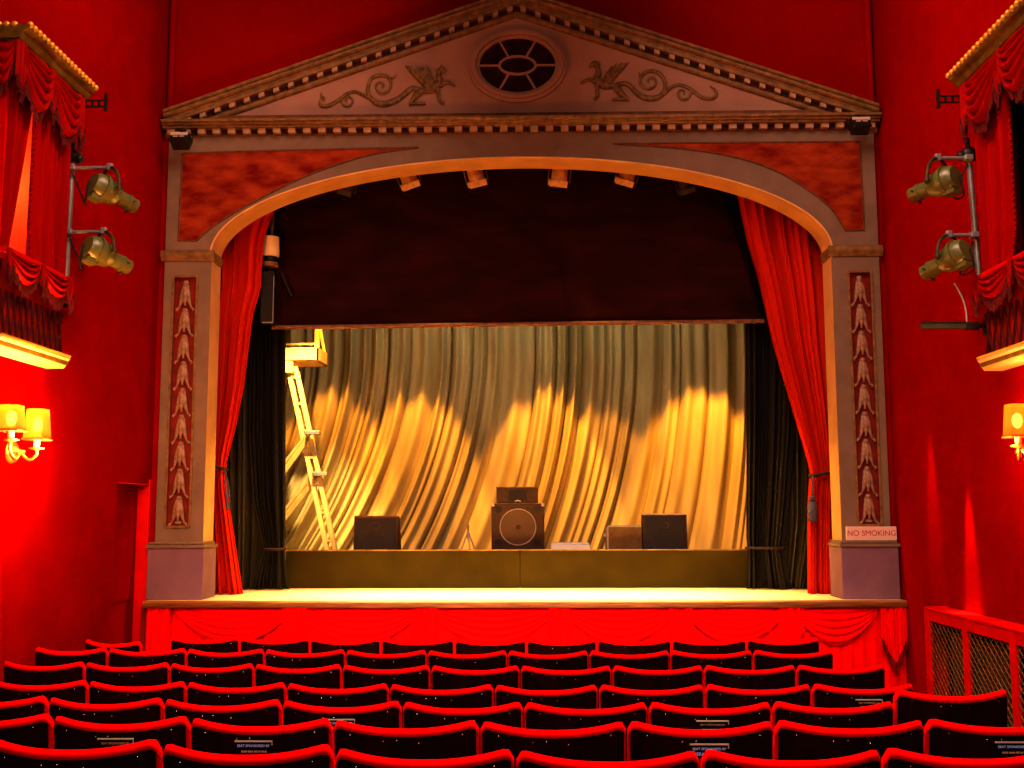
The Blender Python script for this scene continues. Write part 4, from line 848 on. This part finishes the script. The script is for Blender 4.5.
# ------------------------------------------------------------------ wall sconces
def shade_mesh(c, w0, w1, h, rot):
    m = MB(); T = Matrix.Translation(c) @ Matrix.Rotation(rot, 4, 'Z'); n = 24; vs = []
    for (w, z) in ((w0, h), (w1, 0)):
        for k in range(n):
            a = 2*PI*k/n; ca, sa = math.cos(a), math.sin(a); r = 1/max(abs(ca), abs(sa)); r = lerp(r, 1, .35)
            vs.append(T @ Vector((w*ca*r*.5, w*sa*r*.5, z)))
    m.add(vs, [(k, (k+1) % n, n+(k+1) % n, n+k) for k in range(n)]); return m, T
def sconce(X, s, ctr, lamps, side):
    p = PX(*ctr, X)
    t = thing('wall_sconce', (X, p.y, p.z), f'brass wall sconce with glowing amber shades on the {side} wall below the box ledge', 'wall lamp', 'glowing sconces on the side walls')
    T = Matrix.Translation(p) @ Matrix.Rotation(s*PI/2, 4, 'Y')
    m = MB(); m.lathe([(.075, 0), (.07, .02), (.04, .035), (.02, .06), (.012, .09)], T, 18); m.build('backplate', M['brass'], t, smooth=True)
    for (px, pt, pbm) in lamps:
        Xl = X+s*.17; top = PX(px, pt, Xl); bot = PX(px, pbm, Xl); h = top.z-bot.z; c = Vector((Xl, bot.y, bot.z))
        m = MB(); base = c+Vector((0, 0, -.055))
        m.tube(smooth_path([(X+s*.06, p.y, p.z), (X+s*.12, lerp(p.y, c.y, .5), p.z-.05), (Xl, c.y, p.z-.02), tuple(base)], 8), .011, 8)
        m.lathe([(.012, -.012), (.045, -.004), (.05, .004), (.02, .006)], Matrix.Translation(base), 16); ar = m.build('arm', M['brass'], t, smooth=True)
        m = MB(); m.lathe([(.02, 0), (.02, .07), (.012, .07)], Matrix.Translation(base), 12); m.build('candle_tube', M['candle'], ar, smooth=True)
        m, TT = shade_mesh(c, .115, .145, h, 0); sh = m.build('shade', M['shade'], t)
        m = MB(); m.tube([TT @ Vector(((.078)*math.cos(a)*lerp(1/max(abs(math.cos(a)), abs(math.sin(a))), 1, .35)*.95, (.078)*math.sin(a)*lerp(1/max(abs(math.cos(a)), abs(math.sin(a))), 1, .35)*.95, .004)) for a in [2*PI*k/24 for k in range(25)]], .008, 6); m.build('shade_trim', M['shadetrim'], sh)
        m = MB(); m.ball(c+Vector((0, 0, h*.5)), .03, 12, 8, (1, 1, 1.6)); m.build('bulb', M['bulb'], t, smooth=True)
        for zo, P_ in ((h+.05, 16), (-.05, 13)):
            l = bpy.data.lights.new('sconce_light', 'POINT'); l.energy = (P_*2.0 if zo > 0 else P_*5.5)*(1 if s > 0 else .35); l.color = (1, .36, .07); l.shadow_soft_size = .05
            lo = bpy.data.objects.new('sconce_light', l); COL.objects.link(lo); lo.location = c+Vector((0, 0, zo)) if zo > 0 else c+Vector((s*.11, -.02, -.10))
sconce(XL, 1, (11, 452), [(11, 405, 431), (37, 409, 440)], 'left')
sconce(XR, -1, (1030, 452), [(1018, 404, 437)], 'right')
# ------------------------------------------------------------------ radiator cover in the right wall
XG = XR-.16
ya, yb_ = PX(926, 612, XG).y, 4.3; zt_r = PX(926, 612, XG).z+.02
t = thing('radiator_cover', (XG, (ya+yb_)/2, 0), 'red painted radiator cover with brassy wire mesh panels along the right wall', 'radiator cover')
zfl = 0.0
m = MB(); m.box(XG-.004, XR-.001, yb_, ya+.022, zt_r, zt_r+.02); m.build('top_board', M['redtrim'], t, bevel=.004)
stile = [ya]+[PX(x, 640, XG).y for x in (964, 1011)]; stile += [stile[-1]-.78, stile[-1]-1.56]
m = MB()
for k, y in enumerate(stile): m.box(XG, XG+.03, y-.045, y+.035, zfl, zt_r)
m.box(XG+.003, XG+.027, stile[-1], ya, zt_r-.08, zt_r-.001); m.box(XG+.003, XG+.027, stile[-1], ya, zfl, .12); m.box(XG+.001, XR-.001, ya+.036, ya+.05, zfl, zt_r-.001); m.build('frame', M['redtrim'], t, bevel=.003)
for y1_, y0_ in zip(stile, stile[1:]):
    m = MB(); y0m, y1m = y0_+.035, y1_-.045; z0m, z1m = .12, zt_r-.08; st = .088; hh = .06; k = -1
    n_ = int((y1m-y0m)/st)+1; rws = int((z1m-z0m)/hh)+1
    st = (y1m-y0m)/n_; hh = (z1m-z0m)/rws
    for i in range(n_):
        for j in range(rws):
            yy, zz = y0m+i*st, z0m+j*hh
            for q in (((yy, zz), (yy+st/2, zz+hh/2)), ((yy+st, zz), (yy+st/2, zz+hh/2)), ((yy+st/2, zz+hh/2), (yy, zz+hh)), ((yy+st/2, zz+hh/2), (yy+st, zz+hh))):
                m.bar((XG+.012, *q[0]), (XG+.012, *q[1]), .003, .0045, (1, 0, 0))
    m.build('mesh_panel', M['mesh'], t)
m = MB(); m.box(XR-.02, XR-.002, stile[-1], ya-.02, .02, zt_r-.02); m.build('back_lining', M['dark'], t)
t = thing('radiator', (XR-.08, stile[1], 0), 'grey green column radiator seen through the mesh of the red cover', 'radiator')
m = MB()
for k in range(14):
    y = ya-.35-k*.075; m.box(XR-.105, XR-.045, y-.028, y+.028, .1, zt_r-.14)
m.box(XR-.09, XR-.06, ya-.35-13*.075, ya-.3, .14, .18); m.box(XR-.09, XR-.06, ya-.35-13*.075, ya-.3, zt_r-.22, zt_r-.18)
m.build('columns', M['radiator'], t, bevel=.012)
m = MB()
for k in (1, 12): m.box(XR-.1, XR-.05, ya-.35-k*.075-.03, ya-.35-k*.075+.03, 0, .1)
m.build('foot', M['radiator'], t)
# ------------------------------------------------------------------ theatre seats
SW = .50; SAG = .05; EAR = .028; ZT = .87; Z0 = .36; LEAN = .12
def top_z(x):
    s_ = 2*x/SW; z = ZT + EAR*abs(s_)**2.3; d = abs(x)-(SW/2-.03)
    if d > 0: z -= .035-.035*math.sqrt(max(0, 1-(d/.03)**2))
    return z
def yb(x, z): return -SAG*(1-(2*x/SW)**2) - (z-Z0)*LEAN
NX = 24; sxs = [-SW/2*math.cos(PI*i/NX)*.35 - SW/2*(1-2*i/NX)*.65 for i in range(NX+1)]
def seat_meshes():
    D = {}
    m = MB(); sec = lambda zt: [(.0, Z0), (.0, zt-.032), (-.008, zt-.024), (-.010, zt-.012), (-.003, zt-.003), (.009, zt), (.022, zt-.004), (.034, zt-.03), (.045, zt-.2), (.05, Z0)]
    vs = []; ns = 10
    for i, x in enumerate(sxs):
        zt = top_z(x); cl = 1 if 0 < i < NX else .55
        for (yy, z) in sec(zt): vs.append((x, yb(x, z)+.02+(yy-.02)*cl, z))
    fs = [(i*ns+j, i*ns+(j+1) % ns, (i+1)*ns+(j+1) % ns, (i+1)*ns+j) for i in range(NX) for j in range(ns)]
    fs += [tuple(range(ns))[::-1], tuple(NX*ns+j for j in range(ns))]
    m.add(vs, fs); D['backrest'] = m.mesh('backrest', M['seatred'], True)
    m = MB(); e = .008
    px_ = [x*(SW/2-e)/(SW/2) for x in sxs]
    def bp(u, v):
        x = px_[int(round(u*NX))]; z = lerp(Z0-.02, top_z(x)-.026, v); return Vector((x, yb(x, z)-.006, z))
    m.grid(NX, 6, bp); D['back_panel'] = m.mesh('back_panel', M['seatback'], True)
    m = MB(); r = random.Random(4)
    for k in range(5):
        x = (SW/2-.04)*(-1+2*(k+r.uniform(.1, .9))/5); z = top_z(x)-.038-r.choice([0, .004, .01]); m.ball((x, yb(x, z)-.010, z), .0026, 6, 4)
    D['tacks'] = m.mesh('tacks', M['steel'], True)
    m = MB()  # tip-up cushion, folded nearly upright
    T = Matrix.Translation((0, .09, .43)) @ Matrix.Rotation(math.radians(62), 4, 'X')
    def cu(a, b, c): return T @ Vector((a, b, c))
    n = 8; w = SW/2-.04
    for zf, sg in ((.0, -1), (.085, 1)):
        pass
    prof = [(0, 0), (.02, -.012), (.36, -.012), (.38, .02), (.37, .06), (.34, .08), (.03, .085), (0, .07)]
    m.prism(prof, lambda p, q, d: T @ Vector((d, p, q)), -w, w); D['seat'] = m.mesh('seat', M['seatred'], False)
    for s_, nm in ((-1, 'leg'), (1, 'leg')):
        m = MB(); x = s_*(SW/2-.012)
        m.prism([(-.02, .0), (.16, .0), (.15, .02), (.08, .05), (.07, .40), (.13, .56), (.0, .60), (-.03, .40), (.0, .05)], lambda p, q, d: Vector((d, p, q)), x-.010, x+.010); D['leg%d' % s_] = m.mesh('leg', M['iron'], False)
        m = MB(); m.box(x-.012, x+.012, .03, .36, .595, .62); D['arm%d' % s_] = m.mesh('armrest', M['seatback'], False)
    return D
SD = seat_meshes()
PLM = MB(); PLM.box(-.064, .064, -.003, 0, -.07, 0); PLMe = PLM.mesh('plaque', M['plaque'])
TRM = MB(); TRM.box(-.066, .066, -.0045, -.002, -.003, .002); TRM.box(.063, .066, -.0045, -.002, -.014, 0); TRMe = TRM.mesh('plaque_edge', M['speakeredge'])
def txt(body, size, mname, z):
    cu = bpy.data.curves.new('lettering', 'FONT'); cu.body = body; cu.size = size; cu.align_x = 'CENTER'; cu.align_y = 'CENTER'; cu.extrude = .0004
    to = bpy.data.objects.new('lettering', cu); COL.objects.link(to)
    me = bpy.data.meshes.new_from_object(to.evaluated_get(bpy.context.evaluated_depsgraph_get())); bpy.data.objects.remove(to)
    me.transform(Matrix.Translation((0, -.0045, z)) @ Matrix.Rotation(PI/2, 4, 'X')); me.materials.clear(); me.materials.append(M[mname]); me.name = 'lettering'; return me
TX1b = txt('SEAT SPONSORED BY', .0118, 'plaquet', -.016); TX1g = txt('SEAT SPONSORED BY', .0105, 'plaqueg', -.016)
TX2 = txt('VERA & CAROL', .0155, 'plaquet', -.034); TX3 = txt('TOMEN', .0125, 'plaquet', -.051)
def dashes():
    m = MB(); r = random.Random(2); x = -.042
    while x < .042: w = r.uniform(.002, .007); m.box(x, x+w, -.0046, -.003, -.036-.003, -.036+.003); x += w+r.choice([.0015, .0015, .004])
    return m.mesh('lettering', M['plaqueg'])
DSH = dashes()
proto = None
def place_seat(X, Y, z, sx, label, rot=0, plaque=None):
    global proto
    loc = (X, Y, z)
    t = bpy.data.objects.new('theatre_chair', None); COL.objects.link(t); t.location = loc; t.rotation_euler.z = rot; t.scale.x = sx
    tag(t, label, 'seat', 'rows of theatre seats')
    for nm, key in (('backrest', 'backrest'), ('back_panel', 'back_panel'), ('upholstery_tacks', 'tacks'), ('seat', 'seat'), ('leg', 'leg-1'), ('leg', 'leg1'), ('armrest', 'arm-1'), ('armrest', 'arm1')):
        o = bpy.data.objects.new(nm, SD[key]); COL.objects.link(o); o.parent = t
    if plaque:
        zz = ZT-.046; o = bpy.data.objects.new('plaque', PLMe); COL.objects.link(o); o.parent = t
        o.location = (plaque[0], yb(plaque[0], zz)-.009, zz); o.rotation_euler.x = -math.atan(-LEAN) if False else math.atan(LEAN)
        for nm, me in [('plaque_edge', TRMe)] + [('lettering', q) for q in plaque[1]]:
            l = bpy.data.objects.new(nm, me); COL.objects.link(l); l.parent = o
ROWS = [
 (641, [170, 239.5, 310, 381, 454.5, 526.5, 597, 671.5, 746.5, 820]),
 (653, [34, 107.5, 186.5, 264.5, 345.5, 427, 507.5, 589, 670, 753, 834]),
 (668, [2.5, 84.5, 169.5, 254, 341.8, 430.5, 520, 612, 703.7, 796.5, 886]),
 (690, [-12, 87.5, 185.8, 286, 389, 494, 598.6, 704.8, 812, 915]),
 (707, [-69, 47, 163, 281.4, 401.6, 523.5, 648.4, 772.3, 895, 1010]),
 (727, [-86, 51.5, 189, 332, 479.3, 627, 774.8, 925.8, 1078]),
 (757, [-14, 160, 333.6, 515, 701, 883.5, 1064])]
ORD = ['first', 'second', 'third', 'fourth', 'fifth', 'sixth', 'seventh', 'eighth', 'ninth', 'tenth']
RN = ['the front row against the stage', 'the second row from the stage', 'the third row from the stage', 'the middle row of seven', 'the third row from the viewer', 'the second row from the viewer', 'the row nearest the viewer']
PLQ = {(5, 1): (.005, [TX1g, DSH]), (5, 2): (-.01, [TX1b, DSH]), (5, 5): (.02, [TX1b, TX2, TX3]), (5, 7): (0.02, [TX1b, DSH]), (4, 3): (0, [TX1b, DSH]), (4, 6): (0.0, [TX1g, DSH]), (3, 8): (.01, [TX1g, DSH])}
LIFT = {(4, 8): .045}
for r, (pyc, bd_) in enumerate(ROWS):
    Y = rowY[r]; n = len(bd_)-1
    for k, (a, b) in enumerate(zip(bd_, bd_[1:])):
        xa_, xb_ = PY(a, pyc, Y).x, PY(b, pyc, Y).x
        xc_ = (a+b)/2-523; dz = .012*(abs(xc_)/500)**1.5 + max(0, -xc_/400)*.009 + (.008*max(0, -xc_/360) if r == 6 else 0)
        left = k < n-k-1
        if k == 0: pos = 'leftmost in'
        elif k == n-1: pos = 'rightmost in'
        elif left: pos = ORD[k]+' from the left in'
        elif k == n-k-1: pos = 'in the centre of'
        else: pos = ORD[n-1-k]+' from the right in'
        pq = PLQ.get((r, k))
        lb = f'{"dark plaque-bearing" if pq else "dark-backed"} red theatre seat, {pos} {RN[r]}'
        place_seat((xa_+xb_)/2, Y+.065, rowTop[r]-ZT-.003+dz+LIFT.get((r, k), 0), (xb_-xa_-.006)/SW, lb, 0, pq)
p = PY(114.5, 645, 7.8)
place_seat(p.x, 7.87, floor_z(7.8)-.012, .93, 'single red-rimmed theatre seat set apart by the left doorway, left of the front row', math.radians(-16))
# ------------------------------------------------------------------ lights
def area(name, loc, target, size, energy, color, spread=None, sy=None):
    l = bpy.data.lights.new(name, 'AREA'); l.energy = energy; l.color = color; l.size = size
    if sy: l.shape = 'RECTANGLE'; l.size_y = sy
    if spread: l.spread = math.radians(spread)
    o = bpy.data.objects.new(name, l); COL.objects.link(o); o.location = loc
    o.rotation_euler = (Vector(target)-Vector(loc)).to_track_quat('-Z', 'Y').to_euler(); return o
def spot(name, loc, target, energy, color, angle, blend=.3, soft=.05):
    l = bpy.data.lights.new(name, 'SPOT'); l.energy = energy; l.color = color; l.spot_size = math.radians(angle); l.spot_blend = blend; l.shadow_soft_size = soft
    o = bpy.data.objects.new(name, l); COL.objects.link(o); o.location = loc
    o.rotation_euler = (Vector(target)-Vector(loc)).to_track_quat('-Z', 'Y').to_euler(); return o
# house light over the stalls
area('house_light', (0, 3.0, 6.8), (0, 5.0, 0), 3.0, 300, (1, .66, .46), 105, 4)
area('rear_fill', (0, -.8, 4.6), (0, 9.5, 3.6), 3.0, 58, (1, .74, .50), 120, 1.2)  # unseen soft source behind the viewpoint, aimed at the proscenium
area('skirt_fill', (0, 3.6, 5.2), (XC, 9.4, .5), 3.4, 78, (1, .62, .5), 26, .3)  # added strip that brightens the stage skirt, no fixture
for sx in (-1, 1): area('upper_wall_fill', (sx*.9, 6.2, 6.9), (sx*3.3, 8.0, 5.0), 1.2, 60, (1, .55, .4), 110, 2.5)  # added pair that brightens the upper side walls
# overhead lanterns on the backdrop, cutting off part way up in scallops
def bdx(px): return PY(px, 450, 12.85).x
for px, tz, e, ang in ((325, 1.80, 900, 32), (415, 1.72, 1150, 32), (545, 1.74, 1250, 32), (605, 1.52, 600, 30), (705, 1.82, 1400, 33)):
    spot('backdrop_spot', (bdx(px)*.86, 11.3, 4.9), (bdx(px), 12.85, tz), e*1.15, (1, .36, .03), ang, .32, .05)
area('apron_wash', (XC, 9.98, 4.72), (XC, 9.92, ZS), 4.0, 200, (1, .66, .20), 34, .06)
area('upper_backdrop_fill', (XC, 11.2, 5.6), (XC, 12.9, 3.2), 4.0, 26, (.74, .86, .64), 130, .4)  # added dim greenish fill for the upper part of the backdrop
lt = PY(300, 440, 11.5)
spot('ladder_spot', (lt.x+.30, 10.6, 4.55), (lt.x-.05, 11.6, 2.75), 1700, (1, .64, .20), 42, .5, .05)
for sx in (-1, 1): spot('curtain_bounce_fill', (XC-sx*.4, 10.0, 4.85), (XC+sx*2.62, 10.0, 1.45), 900, (1, .50, .10), 28, .8, .08)  # added warm spots in place of bounce from the stage floor
# box interior glow (left)
l = bpy.data.lights.new('box_lamp', 'POINT'); l.energy = 14; l.color = (1, .5, .2); l.shadow_soft_size = .08
o = bpy.data.objects.new('box_lamp', l); COL.objects.link(o); o.location = (XL-.35, lerp(BL['yn'], BL['yf'], .6), lerp(BL['zrail'], BL['ztop'], .5))
# unseen spots added to draw light streaks down the right wall
for px, py0, e in ((931, 460, 420), (969, 515, 900)):
    p = PX(px, py0, XR); spot('wall_streak_spot', (XR-.16, p.y, p.z+.9), (XR-.02, p.y, p.z-.6), e, (1, .55, .35), 15, .9, .02)
w = bpy.data.worlds.new('World'); bpy.context.scene.world = w; w.use_nodes = True
w.node_tree.nodes['Background'].inputs[0].default_value = (1, .35, .25, 1); w.node_tree.nodes['Background'].inputs[1].default_value = .06
sc = bpy.context.scene; sc.view_settings.view_transform = 'Standard'; sc.view_settings.look = 'Medium High Contrast'; sc.view_settings.exposure = 0; sc.view_settings.gamma = 1
sc.cycles.max_bounces = 8; sc.cycles.diffuse_bounces = 5; sc.cycles.use_denoising = True
